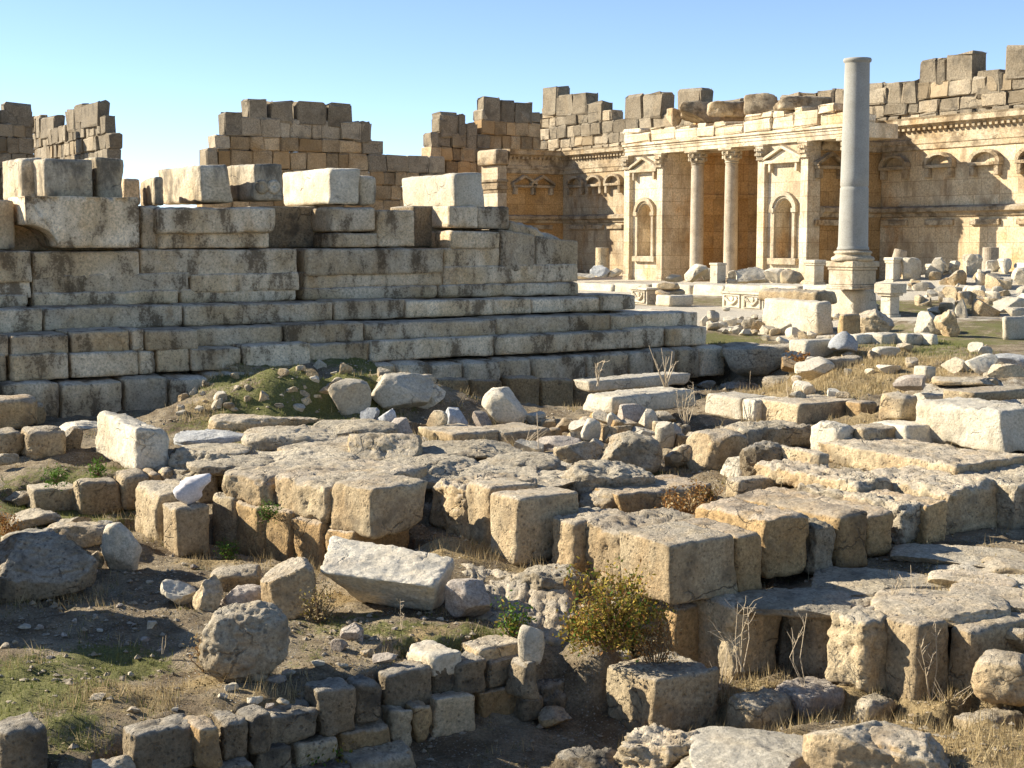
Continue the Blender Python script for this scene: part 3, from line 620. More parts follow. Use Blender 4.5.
# loose blocks standing on the podium: near-edge column, rows, end columns, setback v
def top_block(label, nx, yt, yb, L, R, v=0.1, Lm=1.2, Rm=1.0, mat='podtop', rough=.035, r=.06, yaw=0):
    d = ray(nx, yb); n = PF.v; tt = np.dot(PF.o + n * v - EYEV, n) / np.dot(d, n); b0 = EYEV + d * tt
    return B(label, nx, yt, yb, base=b0, L=L, R=R, Lm=Lm, Rm=Rm, mat=mat, rough=rough, r=r, karst=.25, cat="stone block", name="crowning_block", yaw=yaw, sink=.03)
top_block("narrow pale block at the podium top's far left, behind the dark stained one", 22, 158, 198, 3, None, v=.9, Rm=.5)
top_block("large block at the podium top's far left, white left end, dark stained front", 44, 156, 197, 22, 95, v=0.0)
top_block("upright stained block on the podium top touching the large dark stained one", 97, 157, 198, None, 124, v=.35)
top_block("small grey layered block set back in the gap of the podium's top row", 124, 178, 204, None, 141, v=1.6, mat='podium')
top_block("small pale block with a square socket hole on the podium top", 154, 177, 204, 140, 164, v=.8, yaw=-8)
top_block("block with mouldings on its bright end and broken grey front on the podium top", 199, 164, 201, 159, 231, v=.5)
tb = top_block("block with two round bosses on its dark front on the podium top", 255, 163, 199, 226, 284, v=.2)
for px in (261, 273):
    u, z = PF.uz(px, 187, .2); lay = MB(); lay.lathe([(.0, .0), (.17, .0), (.19, .03), (.13, .055), (.10, .04), (0.0, .05)], n=16)
    V = np.concatenate(lay.V); V = np.stack([V[:, 0], -V[:, 2], V[:, 1]], -1); ca, sa = math.cos(ANG_U), math.sin(ANG_U)
    V = V @ np.array([[ca, sa, 0], [-sa, ca, 0], [0, 0, 1]])
    b = link("boss", mesh_np("boss", V, [np.concatenate(lay.Q), np.concatenate(lay.T)], M['podtop']), PF.w(u, .17, z) - np.array(tb.location), tb)
top_block("long bright block with smooth sunlit side in the middle of the podium top", 331, 168, 203, 283, 358, v=.1, mat='pale')
top_block("small upright block leaning against the long bright one on the podium top", 358, 175, 204, None, 377, v=.3, Rm=.6, Lm=.8)
top_block("wide bright block with a vertical joint at the right end of the podium top", 452, 173, 207, 401, 485, v=.3, mat='pale')

# ------------------------------------------------------------------ ruined enclosure walls behind
def interp(poly, x):
    xs = [p[0] for p in poly]; ys = [p[1] for p in poly]; return np.interp(x, xs, ys)
def rampart(name, label, fr, px0, px1, profile, crenels, z0, ch, mat, seed, topmat=None, thick=1.6, lens=(.7, 2.0), v=0.0, proud=.13, holes=()):
    root = empty(name, fr.o, fr.ang); tag(root, label, "ruined wall")
    rs = np.random.RandomState(seed); mb = MB(); mt = MB()
    ua, ub = sorted((fr.U(px0, v, 200), fr.U(px1, v, 200)))
    z = z0; rows = 0
    while z < 24:
        h = ch * rs.uniform(.75, 1.2); u = ua - rs.uniform(0, 1.0); cnt = 0
        while u < ub:
            ln = rs.uniform(*lens); uc = u + ln / 2
            x, y = project(fr.w(uc, v, z + h * .8))
            ok = project(fr.w(uc, v, z + h * .9))[1] >= interp(profile, x) - 2 and ua - .3 < uc < ub + .3
            for hx0, hx1, hy0, hy1 in holes:
                if hx0 < x < hx1 and hy0 < project(fr.w(uc, v, z + h * .5))[1] < hy1: ok = False
            if ok:
                cnt += 1; d = rs.uniform(-proud, proud); tgt = mt if (y < interp(profile, x) + 22 and topmat) else mb
                tgt.box(max(u, ua) + .012, min(u + ln, ub) - .012, v - d, v + thick + rs.uniform(-.2, .2), z + .01, z + h - .012, j=.14, rng=rs, cham=.11)
            u += ln
        z += h; rows += 1
        if cnt == 0 and rows > 3: break
    mb.build("masonry", M[mat], root)
    if mt.V: mt.build("upper_courses", M[topmat], root)
    for c in crenels:
        x0, x1, yt, yb = c[:4]; vv = v + (c[4] if len(c) > 4 else 0)
        a, zt = fr.uz(x0, yt, vv); b, zt2 = fr.uz(x1, yt, vv); _, zb_ = fr.uz((x0 + x1) / 2, yb + 9, vv)
        a, b = min(a, b), max(a, b); zt = (zt + zt2) / 2
        m = MB(); th = thick * rs.uniform(.75, 1.0)
        m.box(0, b - a, 0, th, 0, zt - zb_, j=.22, rng=rs, cham=.16); m.build("top_block", M[topmat or mat], root, loc=(a, vv - .03, zb_))
    return root
WA = Frame(*at_d(20, 200, 118)[:2], ANG_U)
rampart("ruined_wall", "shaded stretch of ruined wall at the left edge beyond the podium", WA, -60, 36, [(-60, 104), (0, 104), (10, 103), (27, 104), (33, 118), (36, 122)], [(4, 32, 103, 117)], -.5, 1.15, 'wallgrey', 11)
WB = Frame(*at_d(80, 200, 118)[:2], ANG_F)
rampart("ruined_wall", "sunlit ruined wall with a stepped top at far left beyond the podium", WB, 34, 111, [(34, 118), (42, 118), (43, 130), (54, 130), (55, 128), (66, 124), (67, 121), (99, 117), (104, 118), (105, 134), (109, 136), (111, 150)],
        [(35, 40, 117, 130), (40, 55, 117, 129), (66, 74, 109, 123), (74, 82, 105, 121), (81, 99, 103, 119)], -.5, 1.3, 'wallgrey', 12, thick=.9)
WC = Frame(*at_d(320, 200, 112)[:2], ANG_U)
rampart("ruined_wall", "big brown ruined wall with a stepped top behind the middle of the podium", WC, 202, 447, [(202, 180), (204, 164), (209, 163), (210, 146), (221, 145), (222, 128), (225, 113), (345, 116), (352, 121), (370, 122), (372, 132), (378, 137), (379, 148), (423, 150), (424, 155), (447, 155)],
        [(225, 243, 112, 128), (248, 267, 99, 113), (271, 294, 101, 115), (298, 326, 102, 116), (329, 352, 104, 119), (354, 361, 121, 133), (361, 370, 121, 134)], -.5, 1.2, 'wall', 13, topmat='wallgrey', holes=[(250, 253, 113, 123), (311, 313, 116, 126)])
WD = Frame(*at_d(500, 200, 131)[:2], ANG_U)
rampart("ruined_wall", "dark shaded wall tower with a slit of sky left of the exedra", WD, 431, 546, [(431, 130), (433, 130), (434, 127), (440, 114), (457, 114), (468, 116), (469, 124), (478, 125), (479, 138), (483, 134), (484, 99), (500, 99), (501, 101), (512, 102), (532, 102), (546, 104)],
        [(440, 458, 113, 129), (458, 466, 114, 129), (467, 477, 123, 150), (484, 500, 97, 114), (501, 515, 100, 115), (515, 532, 102, 115)], -.5, 1.25, 'wall', 14, topmat='wallgrey', holes=[(476, 481, 128, 150)], lens=(.8, 1.6))

# ------------------------------------------------------------------ exedra and the court's back wall
EF = Frame(*at_d(712, 284, 97)[:2], ANG_F)
ex = empty("exedra", EF.o, ANG_F); tag(ex, "columned exedra front of pale gold limestone with two arched niche piers", "exedra")
def UZ(px, py, v=0.0): return EF.uz(px, py, v)
u_a, u_b = EF.U(625, 0, 220), EF.U(664, 0, 220); u_c, u_d = EF.U(758, 0, 220), EF.U(809, 0, 220); u_f = EF.U(858, 0, 150); VR = 6.2
z_cap = UZ(645, 155)[1]; z_ar = z_cap + 0.02
def z_at(px, py, v=0.0): return UZ(px, py, v)[1]
ZC = 9.45                                  # top of the capitals
ZC = (z_at(640, 155) + z_at(790, 142.5)) / 2
SH = 7.2
def capital(parent, uc, v, w, z0, h, round_=False):
    m = MB()
    if round_:
        m.lathe([(w * .43, z0), (w * .5, z0 + h * .08), (w * .44, z0 + h * .14), (w * .58, z0 + h * .36), (w * .47, z0 + h * .42), (w * .62, z0 + h * .66), (w * .52, z0 + h * .7), (w * .72, z0 + h * .88)], n=20, cx=uc, cy=v)
        for k in range(8):
            a = k * math.pi / 4; x, y = uc + math.cos(a) * w * .58, v + math.sin(a) * w * .58
            m.box(x - w * .07, x + w * .07, y - w * .07, y + w * .07, z0 + h * .3, z0 + h * .5); x, y = uc + math.cos(a + .39) * w * .62, v + math.sin(a + .39) * w * .62
            m.box(x - w * .07, x + w * .07, y - w * .07, y + w * .07, z0 + h * .58, z0 + h * .78)
        m.box(uc - w * .68, uc + w * .68, v - w * .68, v + w * .68, z0 + h * .86, z0 + h, cham=.03)
    else:
        for a, b, g in ((0, .1, .54), (.1, .36, .5), (.36, .44, .6), (.44, .66, .54), (.66, .74, .66), (.74, .88, .6), (.88, 1, .72)):
            m.box(uc - w * g, uc + w * g, v - .1 - g * .35, v + .3, z0 + h * a, z0 + h * b, cham=.03)
        for k in range(4):
            x = uc + (k - 1.5) * w * .27
            m.box(x - .06, x + .06, v - .42, v, z0 + h * .28, z0 + h * .44); m.box(x - .06, x + .06, v - .46, v, z0 + h * .58, z0 + h * .72)
    return m.build("capital", M['trim'], parent)
def pier(u0, u1, depth, niche=True):
    p = MB(); w = u1 - u0; pw = .72; zb = -.1
    il, ir = u0 + pw, u1 - pw; uc = (il + ir) / 2; nw = (ir - il) * .5
    if niche:
        p.arch_panel(il, ir, zb, ZC, uc, nw, z_sill, z_spr, .18, 1.1)
    # solid body round the recess
    p.box(u0, u1, 1.3, depth, zb, ZC); p.box(u0, il + .001, .0, 1.3, zb, ZC - 1.0) if niche else p.box(u0, u1, 0, 1.3, zb, ZC)
    if niche:
        p.box(ir - .001, u1, .0, 1.3, zb, ZC - 1.0); p.box(u0 + .05, u1 - .05, .2, 1.3, ZC - 1.0, ZC) if False else None
        p.box(u0 + .03, il, .03, 1.3, ZC - 1.0, ZC); p.box(ir, u1 - .03, .03, 1.3, ZC - 1.0, ZC)
    o = p.build("pier", M['facade'], ex)
    if niche:
        for a, b in ((u0, il), (ir, u1)):
            q = MB(); q.box(a + .04, b - .04, -.14, .0, .55, ZC - 1.0, cham=.02); q.box(a - .05, b + .05, -.24, .0, zb, .28, cham=.03); q.box(a, b, -.19, .0, .28, .55, cham=.06)
            q.build("pilaster", M['facade'], o); capital(o, (a + b) / 2, -.02, pw * .85, ZC - 1.0, 1.0)
        f = MB(); s = .16; zt = z_spr + nw / 2
        f.box(uc - nw / 2 - s * 1.6, uc - nw / 2, -.02, .18, z_sill, z_spr, cham=.02); f.box(uc + nw / 2, uc + nw / 2 + s * 1.6, -.02, .18, z_sill, z_spr, cham=.02)
        f.box(uc - nw / 2 - .5, uc + nw / 2 + .5, -.12, .18, z_sill - .4, z_sill, cham=.03)
        f.box(uc - nw / 2 - .42, uc - nw / 2 + .02, -.12, .18, z_spr, z_spr + .28, cham=.03); f.box(uc + nw / 2 - .02, uc + nw / 2 + .42, -.12, .18, z_spr, z_spr + .28, cham=.03)
        for r0, r1, vv in ((nw / 2, nw / 2 + .16, .02), (nw / 2 + .16, nw / 2 + .42, -.1)):
            th = np.linspace(0, math.pi, 13)
            for t0, t1 in zip(th[:-1], th[1:]):
                f.extrude_v(vv, .18, [(uc + r0 * math.cos(t0), z_spr + .1 + r0 * math.sin(t0)), (uc + r1 * math.cos(t0), z_spr + .1 + r1 * math.sin(t0)), (uc + r1 * math.cos(t1), z_spr + .1 + r1 * math.sin(t1)), (uc + r0 * math.cos(t1), z_spr + .1 + r0 * math.sin(t1))])
        f.build("niche_frame", M['trim'], o)
        g = MB(); zp = ZC - 1.25; wid = (ir - il) * .98
        g.box(uc - wid / 2, uc + wid / 2, -.22, .18, zp, zp + .2, cham=.02)
        g.extrude_v(-.05, .18, [(uc - wid * .46, zp + .2), (uc + wid * .46, zp + .2), (uc, zp + .85)])
        for s_ in (-1, 1):
            g.extrude_v(-.28, .18, [(uc + s_ * wid * .54, zp + .2), (uc, zp + .92), (uc, zp + 1.1), (uc + s_ * wid * .54, zp + .38)])
            g.box(uc + s_ * wid * .38 - .1, uc + s_ * wid * .38 + .1, -.15, .18, zp - .55, zp, cham=.03)
        g.build("pediment", M['trim'], o)
    return o
z_sill = z_at(638, 256); z_spr = z_at(638, 216)
pier(u_a, u_b, VR); pier(u_c, u_d, VR)
for px in (697, 731, 850):
    uc = EF.U(px, .6, 220)
    zb = 0.0; c = MB(); r = .47
    c.lathe([(r * 1.02, .55), (r * 1.06, .62), (r, .75), (r * .99, 3.0), (r * .93, ZC - 1.25), (r * .86, ZC - 1.08), (r * .95, ZC - 1.03), (r * .9, ZC - 1.0)], n=28, cx=0, cy=0)
    o = c.build("column", M['pink'], ex, smooth=True, loc=(uc, .6, 0))
    b = MB(); b.box(-.72, .72, -.72, .72, -.1, .2, cham=.03); b.lathe([(.70, .2), (.74, .27), (.70, .34), (.6, .37), (.58, .42), (.62, .46), (.60, .52), (.48, .55)], n=24); b.build("column_base", M['trim'], o)
    capital(o, 0, 0, .98, ZC - 1.0, 1.0, True)
# entablature over the exedra, with a frieze and a run of broken cornice blocks
prof = [(-.02, 0), (-.02, .28), (-.07, .28), (-.07, .5), (-.13, .5), (-.13, .62), (-.24, .66), (-.24, .78), (-.02, .8), (-.02, .86), (3.2, .86), (3.2, 0)]
MB().extrude_u(u_a - .1, u_f + .1, [(y, z + ZC + .01) for y, z in prof]).build("entablature", M['trim'], ex)
rs = np.random.RandomState(4); par = MB(); u = u_a - .1
zlo = ZC + .88
while u < u_f:
    ln = rs.uniform(1.6, 3.2); x, _ = project(EF.w(u + ln / 2, 0, 12)); yt = interp([(620, 135), (640, 128), (668, 124), (684, 124), (700, 121), (722, 120), (760, 114), (778, 112), (790, 108), (842, 105), (875, 106)], x)
    zt = z_at(x, yt); zm = zlo + (zt - zlo) * rs.uniform(.55, .8); w1 = min(u + ln, u_f); cut = u + (w1 - u) * rs.uniform(.3, .7)
    par.box(u + .02, w1 - .02, .02 - rs.uniform(0, .2), 1.5, zlo, zm - .02, j=.12, rng=rs, cham=.09); par.box(u + .02, cut - .02, .02 - rs.uniform(0, .25), 1.5, zm, zt + rs.uniform(-.2, .1), j=.14, rng=rs, cham=.1)
    if rs.uniform() > .45: par.box(cut + .02, w1 - .02, .05 - rs.uniform(0, .25), 1.5, zm, zt + rs.uniform(-.35, .1), j=.14, rng=rs, cham=.1)
    u += ln
par.build("attic_blocks", M['facade'], ex)
# inner walls of the exedra: flat facets round the room, two with arched recesses
uc0, half = (u_b + u_c) / 2, (u_c - u_b) / 2
pts = [(u_b - .02, 3.3)] + [(uc0 - (half + .02) * math.cos(a), 3.3 + 4.6 * math.sin(a)) for a in np.linspace(0.25, math.pi - .25, 6)] + [(u_c + .02, 3.3)]
for k, (pa, pb) in enumerate(zip(pts[:-1], pts[1:])):
    ln = math.hypot(pb[0] - pa[0], pb[1] - pa[1]); w = MB()
    if k in (1, 2, 3, 4) and ln > 1.6:
        w.arch_panel(0, ln, -.1, ZC + 2.8, ln / 2, 1.15, 1.6, 4.6, 0, .7)
    else: w.box(0, ln, 0, .5, -.1, ZC + 2.8)
    w.box(-.02, ln + .02, .75, 1.1, -.1, ZC + 2.8); w.box(0, ln, -.16, .0, 5.9, 6.25, cham=.03); w.box(0, ln, -.2, .0, ZC - .1, ZC + .4, cham=.04)
    o = w.build("apse_wall", M['apse'], ex, loc=(pa[0], pa[1], 0)); o.rotation_euler = (0, 0, math.atan2(pb[1] - pa[1], pb[0] - pa[0]))
# walls beside the exedra
VR = 6.2
def recess(label, px0, px1, arcs, fr=EF, v=VR, ua=None, ub=None, mat='court', zcor=None, name="court_wall"):
    root = empty(name, fr.o, fr.ang); tag(root, label, "court wall")
    a = fr.U(px0, v, 200) if ua is None else ua; b = fr.U(px1, v, 200) if ub is None else ub
    zt = zcor or ZC + 1.0
    MB().box(a, b, v, v + 1.2, -.1, zt).build("masonry", M[mat], root)
    # cornice with dentils
    c = MB(); c.extrude_u(a, b, [(v, zt - 1.55), (v - .10, zt - 1.5), (v - .10, zt - 1.2), (v - .16, zt - 1.15), (v - .16, zt - .9), (v - .05, zt - .86), (v - .05, zt - .3), (v - .5, zt - .02), (v - .62, zt + .02), (v - .62, zt + .3), (v - .7, zt + .42), (v + .6, zt + .5), (v + .6, zt - 1.55)])
    u = a + .15
    while u < b - .2: c.box(u, u + .2, v - .34, v - .04, zt - .33, zt - .08); u += .42
    c.build("cornice", M['courttrim'], root)
    l = MB(); zl = 4.75
    l.extrude_u(a, b, [(v + .01, zl - .35), (v - .12, zl - .3), (v - .16, zl - .1), (v - .42, zl), (v - .42, zl + .22), (v - .3, zl + .3), (v + .01, zl + .36)]); l.build("ledge", M['courttrim'], root)
    k = MB(); k.box(a, b, v - .22, v + .02, -.1, .5, cham=.04); k.build("socle", M['courttrim'], root)
    for px, kind in arcs:
        uc = fr.U(px, v, 160); z0 = zt - 2.7; m = MB(); wd = 1.15
        m.box(uc - wd, uc + wd, v - .45, v + .02, z0, z0 + .2, cham=.03)
        if kind == 'arc':
            th = np.linspace(0, math.pi, 11)
            for t0, t1 in zip(th[:-1], th[1:]):
                f = lambda r, t: (uc + r * wd * math.cos(t), z0 + .2 + r * .75 * math.sin(t))
                m.extrude_v(v - .45, v + .02, [f(.78, t0), f(1.02, t0), f(1.02, t1), f(.78, t1)])
        else:
            for s_ in (-1, 1): m.extrude_v(v - .45, v + .02, [(uc + s_ * wd * 1.05, z0 + .2), (uc, z0 + .85), (uc, z0 + 1.08), (uc + s_ * wd * 1.05, z0 + .4)])
        for s_ in (-.78, .78): m.box(uc + s_ * wd - .17, uc + s_ * wd + .17, v - .4, v + .02, z0 - .6, z0, cham=.06)
        m.build("pediment", M['courttrim'], root)
        q = MB(); q.box(uc - wd * .95, uc + wd * .95, v - .2, v + .01, 3.9, 4.25, cham=.04); q.build("niche_frame", M['courttrim'], root)
    return root
uin = EF.U(563, VR, 200)
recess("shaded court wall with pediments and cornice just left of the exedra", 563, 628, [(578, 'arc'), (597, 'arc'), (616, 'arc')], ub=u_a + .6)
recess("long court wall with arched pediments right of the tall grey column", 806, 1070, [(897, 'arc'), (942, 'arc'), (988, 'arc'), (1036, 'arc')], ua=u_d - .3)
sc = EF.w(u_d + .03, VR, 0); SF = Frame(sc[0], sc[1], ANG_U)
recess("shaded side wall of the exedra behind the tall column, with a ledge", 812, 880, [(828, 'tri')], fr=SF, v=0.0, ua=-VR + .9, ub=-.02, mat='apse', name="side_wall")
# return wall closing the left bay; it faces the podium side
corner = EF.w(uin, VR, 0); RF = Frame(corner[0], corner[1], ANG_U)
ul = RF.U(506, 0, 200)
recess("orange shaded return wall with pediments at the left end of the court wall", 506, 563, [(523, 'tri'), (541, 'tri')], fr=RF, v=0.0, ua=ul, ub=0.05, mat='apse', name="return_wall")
endw = empty("wall_end", RF.o, ANG_U); tag(endw, "narrow sunlit pilastered end of the return wall beside the podium", "wall end")
e = MB(); e.box(ul - .9, ul - .01, -.15, 2.5, -.1, ZC + .1, cham=.05); e.build("masonry", M['facade'], endw)
capm = MB(); capm.box(ul - 1.3, ul - .01, -.5, 2.6, ZC + .12, ZC + 1.4, cham=.2); capm.build("cornice", M['courttrim'], endw)
capm = MB()
for a, b, g in ((0, .3, .0), (.3, .6, .12), (.6, .9, .06), (.9, 1.1, .2)): capm.box(ul - .95 - g, ul - .01, -.2 - g, 2.4, 6.9 + a, 6.9 + b, cham=.04)
capm.build("capital", M['courttrim'], endw)
# upper wall over the court wall: big grey blocks against the sky
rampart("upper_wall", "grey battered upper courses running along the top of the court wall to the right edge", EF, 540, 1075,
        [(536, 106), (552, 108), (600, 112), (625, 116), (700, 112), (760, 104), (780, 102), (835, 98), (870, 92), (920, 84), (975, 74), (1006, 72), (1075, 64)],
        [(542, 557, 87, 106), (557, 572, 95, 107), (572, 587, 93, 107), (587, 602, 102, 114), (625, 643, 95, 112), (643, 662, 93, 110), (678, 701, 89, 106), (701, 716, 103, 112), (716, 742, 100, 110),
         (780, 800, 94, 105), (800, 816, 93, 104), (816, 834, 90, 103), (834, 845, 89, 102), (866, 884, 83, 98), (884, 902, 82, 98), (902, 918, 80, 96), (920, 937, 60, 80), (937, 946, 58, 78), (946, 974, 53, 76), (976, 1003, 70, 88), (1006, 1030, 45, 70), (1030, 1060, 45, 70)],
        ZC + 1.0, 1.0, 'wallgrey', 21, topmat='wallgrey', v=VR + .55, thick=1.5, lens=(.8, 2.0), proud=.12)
for i, (px, yb, w, h, yw, lab) in enumerate([(677, 126, 18, 18, 20, "tilted fallen slab on top of the exedra's attic, left of the heap"), (700, 120, 40, 19, -10, "flat fallen slab on top of the exedra's attic"),
                                             (732, 115, 46, 14, 15, "wide broken slab on top of the exedra's attic"), (762, 113, 34, 20, -20, "jagged brown boulder highest on the exedra's attic"), (802, 109, 54, 13, 10, "long brown boulder on the exedra's attic near the tall column")]):
    q = EF.w(EF.U(px, 1.0, yb), 1.0, 0); R_(lab, px, yb, w, h, D=q[1], yaw=yw, mat='courttrim', cuts=2, rough=.07, p=8, cat="fallen block", name="fallen_slab")

# tall free-standing column
D0 = 52.0; cb = at_d(852, 289, D0); k = D0 / FPX
col = empty("granite_column", cb, ANG_F); tag(col, "tall free-standing grey granite column on a moulded limestone pedestal", "column")
zz = lambda y: float(at_d(852, y, D0)[2] - cb[2])
r0, r1 = 15.2 * k, 12.0 * k
prof = [(r0 * 1.02, zz(250)), (r0 * 1.04, zz(248.5)), (r0 * .97, zz(246.5))] + [(r0 * .965 + (r1 - r0 * .965) * t, zz(246) + (zz(64) - zz(246)) * t) for t in np.linspace(0, 1, 14)] + [(r1 * 1.01, zz(63)), (r1 * 1.12, zz(62)), (r1 * 1.15, zz(60)), (r1 * 1.1, zz(58.6))]
zj = zz(187); rj = r0 * .965 + (r1 - r0 * .965) * (zj - zz(246)) / (zz(64) - zz(246))
prof = sorted(prof + [(rj, zj - .05), (rj * .965, zj - .02), (rj * .965, zj + .02), (rj * 1.004, zj + .05)], key=lambda q: q[1])
MB().lathe(prof, n=48).build("shaft", M['granite'], col, smooth=True)
b = MB(); w = 20.5 * k
b.lathe([(w * 1.0, zz(261)), (w * 1.04, zz(259)), (w, zz(257)), (w * .9, zz(256.3)), (w * .84, zz(255)), (w * .86, zz(253.8)), (w * .92, zz(253)), (w * .91, zz(251.7)), (r0 * 1.06, zz(250.4))], n=40); b.build("column_base", M['trim'], col, smooth=True)
def moulded(m, hw, rows):
    for g, ya, yb_ in rows: m.box(-hw * g, hw * g, -hw * g, hw * g, zz(ya), zz(yb_), cham=.03)
hw = 18.2 * k
m = MB(); moulded(m, hw, [(1.0, 289, 286.5), (.97, 286.4, 284.5), (.9, 284.4, 270), (.95, 269.9, 267), (1.02, 266.9, 261)]); m.build("pedestal", M['trim'], col)

# ------------------------------------------------------------------ ashlar rows and boulders in front
FR = dict(group=None)
# long row from the corner block to the right edge
B("big squared corner block at the near end of the long row, above the bush", 670, 544, 604, -1.6, L=619, R=737, rough=.035, r=.05, karst=.3, mat='ash', jit=.02)
B("narrow block second from the near corner of the long row", 737.5, 536, 592, -1.6, Lm=1.3, R=765, rough=.035, mat='warm', jit=.02)
B("orange fronted block with rusty hollow, third in the long row", 767, 522, 580, -1.6, Lm=1.7, R=814, rough=.06, r=.1, mat='warm', px=3.2)
B("deeply pitted dark narrow block, fourth in the long row", 815, 524, 574, -1.62, Lm=2.2, R=839, rough=.10, karst=1.0, mat='grey')
B("tilted brown fronted block in the middle of the long row", 839, 519, 568, -1.62, Lm=2.4, R=871, rough=.05, mat='warm', tilt=(.04, -.03))
B("brown block with rounded right shoulder in the long row", 871, 512, 560, -1.62, Lm=2.4, R=899, rough=.06, r=.12, mat='warm')
B("crumbling recessed stone between two brown blocks of the long row", 899, 506, 549, -1.62, Lm=2.3, R=923, rough=.12, karst=1.0, mat='grey', r=.14)
B("short orange block under a worn ledge in the long row", 922, 504, 546, -1.62, Lm=2.3, R=946, rough=.08, mat='warm')
B("wide high block with pitted crest toward the right end of the long row", 944, 490, 538, -1.62, Lm=2.0, R=1013, rough=.09, karst=.9, mat='ash', r=.1, tilt=(.05, 0))
B("last block of the long row, cut by the right edge of the view", 1013, 482, 533, -1.62, Lm=2.0, Rm=1.6, rough=.09, karst=.9, mat='grey')
B("long flat eroded slab lying behind the long row, dry grass along its dark edge", 950, 463, 486, -1.05, L=815, R=1022, rough=.07, karst=.8, mat='ash', r=.05)
B("pale ridge of worn stone behind the pitted crest of the long row", 858, 482, 500, -1.1, L=748, R=900, rough=.10, karst=.9, mat='ash', r=.1, name="paving_slab")
# stones under and before the long row
B("warm brown squared stone under the corner block, beside the bush", 674, 604, 684, D=18.1, Lm=.9, R=719, rough=.05, mat='warm', r=.08)
B("rounded dark stone left of the lower block row, behind pale twigs", 731, 606, 684, D=17.75, Lm=1.2, R=786, rough=.06, r=.16, mat='ash')
B("grey shaded block second in the lower row", 822, 610, 688, D=17.65, L=788, Rm=1.3, rough=.07, r=.13, mat='grey')
B("pitted block with dark broken side, third in the lower row", 862, 620, 694, -2.45, L=826, Rm=1.5, rough=.09, karst=.9, r=.08, mat='ash')
B("cleanly squared sunlit block in the lower row, the brightest one there", 915, 627, 704, -2.5, L=883, R=950, rough=.035, r=.05, mat='ash', jit=.02)
B("sunlit block with a diagonal shadow, fifth in the lower row", 974, 630, 692, -2.35, L=945, R=1030, rough=.04, r=.07, mat='ash')
R_("round topped stone in the dry grass at the right edge", 1006, 706, 66, 58, z=-2.3, rough=.08, mat='ash', cuts=3)
R_("worn stone lying behind the round topped one at the right edge", 1022, 654, 44, 30, z=-1.95, mat='ash')
for lab, cx, by, w, h, z in [("flat worn slab behind the brightest lower block", 940, 622, 110, 24, -1.66), ("flat pale slab at the right edge below the long row", 1000, 606, 80, 20, -1.62), ("small flat slab below the last long row blocks", 972, 588, 70, 16, -1.62),
                             ("flat slab half in shade at the right edge under the long row", 1015, 574, 60, 18, -1.6), ("grey slab in the shade under the middle of the long row", 880, 594, 110, 16, -1.66),
                             ("grey slab in the shade above the rounded dark stone", 790, 612, 100, 18, -1.7), ("low slab with grass tuft at the right edge", 1012, 626, 60, 16, -1.72), ("long grey slab in deep shade below the orange fronted blocks", 960, 566, 110, 12, -1.6)]:
    R_(lab, cx, by + 2, w * 1.25, h, z=z, depth=w * .016 * .75, sink=.4, mat='grey' if 'grey' in lab else 'ash', rough=.055, cuts=3, p=4.5, karst=.5, name="paving_slab", cat="slab")
B("big rough block with lit broken left face at the bottom, beside the pit", 655, 684, 742, -2.9, L=604, R=723, rough=.06, karst=.8, r=.05, mat='ash', px=3.2)
R_("knobbly stone under the big rough block at the bottom edge", 655, 790, 90, 64, z=-3.05, rough=.16, karst=.8, mat='ash')
R_("rough stone with a bright top between the bush and the big rough block", 606, 692, 58, 46, z=-2.7, rough=.15, karst=.8, mat='grey')
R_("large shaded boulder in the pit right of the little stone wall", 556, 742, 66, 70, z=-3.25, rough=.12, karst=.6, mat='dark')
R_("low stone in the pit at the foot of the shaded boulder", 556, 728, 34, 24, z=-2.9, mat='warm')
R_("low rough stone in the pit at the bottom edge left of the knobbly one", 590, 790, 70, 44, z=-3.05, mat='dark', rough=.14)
R_("broad pale rounded stone at the bottom edge, left of its twin", 858, 786, 112, 74, z=-2.62, rough=.07, mat='ash', cuts=4, p=3.4)
R_("broad pale rounded stone at the bottom edge, right of its twin", 902, 794, 100, 70, z=-2.66, rough=.09, mat='ash', cuts=4, karst=.7)
R_("flat pale slab half sunk in the ground at the bottom edge", 752, 782, 130, 36, z=-2.7, depth=1.3, mat='pale', cuts=3, p=5, rough=.06, name="paving_slab", cat="slab")
R_("grey pitted stone at the bottom edge in front of the pale slab", 714, 796, 86, 44, z=-2.85, mat='grey', rough=.11)
B("pinkish broken block on the ground before the lower row", 808, 696, 724, D=16.5, L=768, R=848, rough=.08, r=.10, karst=.6, mat='mauve')
B("low worn stone between the big rough block and the pinkish one", 752, 704, 738, D=16.3, L=724, R=800, rough=.08, r=.12, karst=.6, mat='ash')
B("narrow straw covered stone right of the pinkish broken block", 868, 704, 730, D=16.35, L=846, R=900, rough=.08, r=.12, karst=.6, mat='grey')
B("worn step stone at the bottom right, half buried in straw", 978, 724, 752, D=15.7, L=946, R=1032, rough=.08, r=.12, karst=.6, mat='ash')
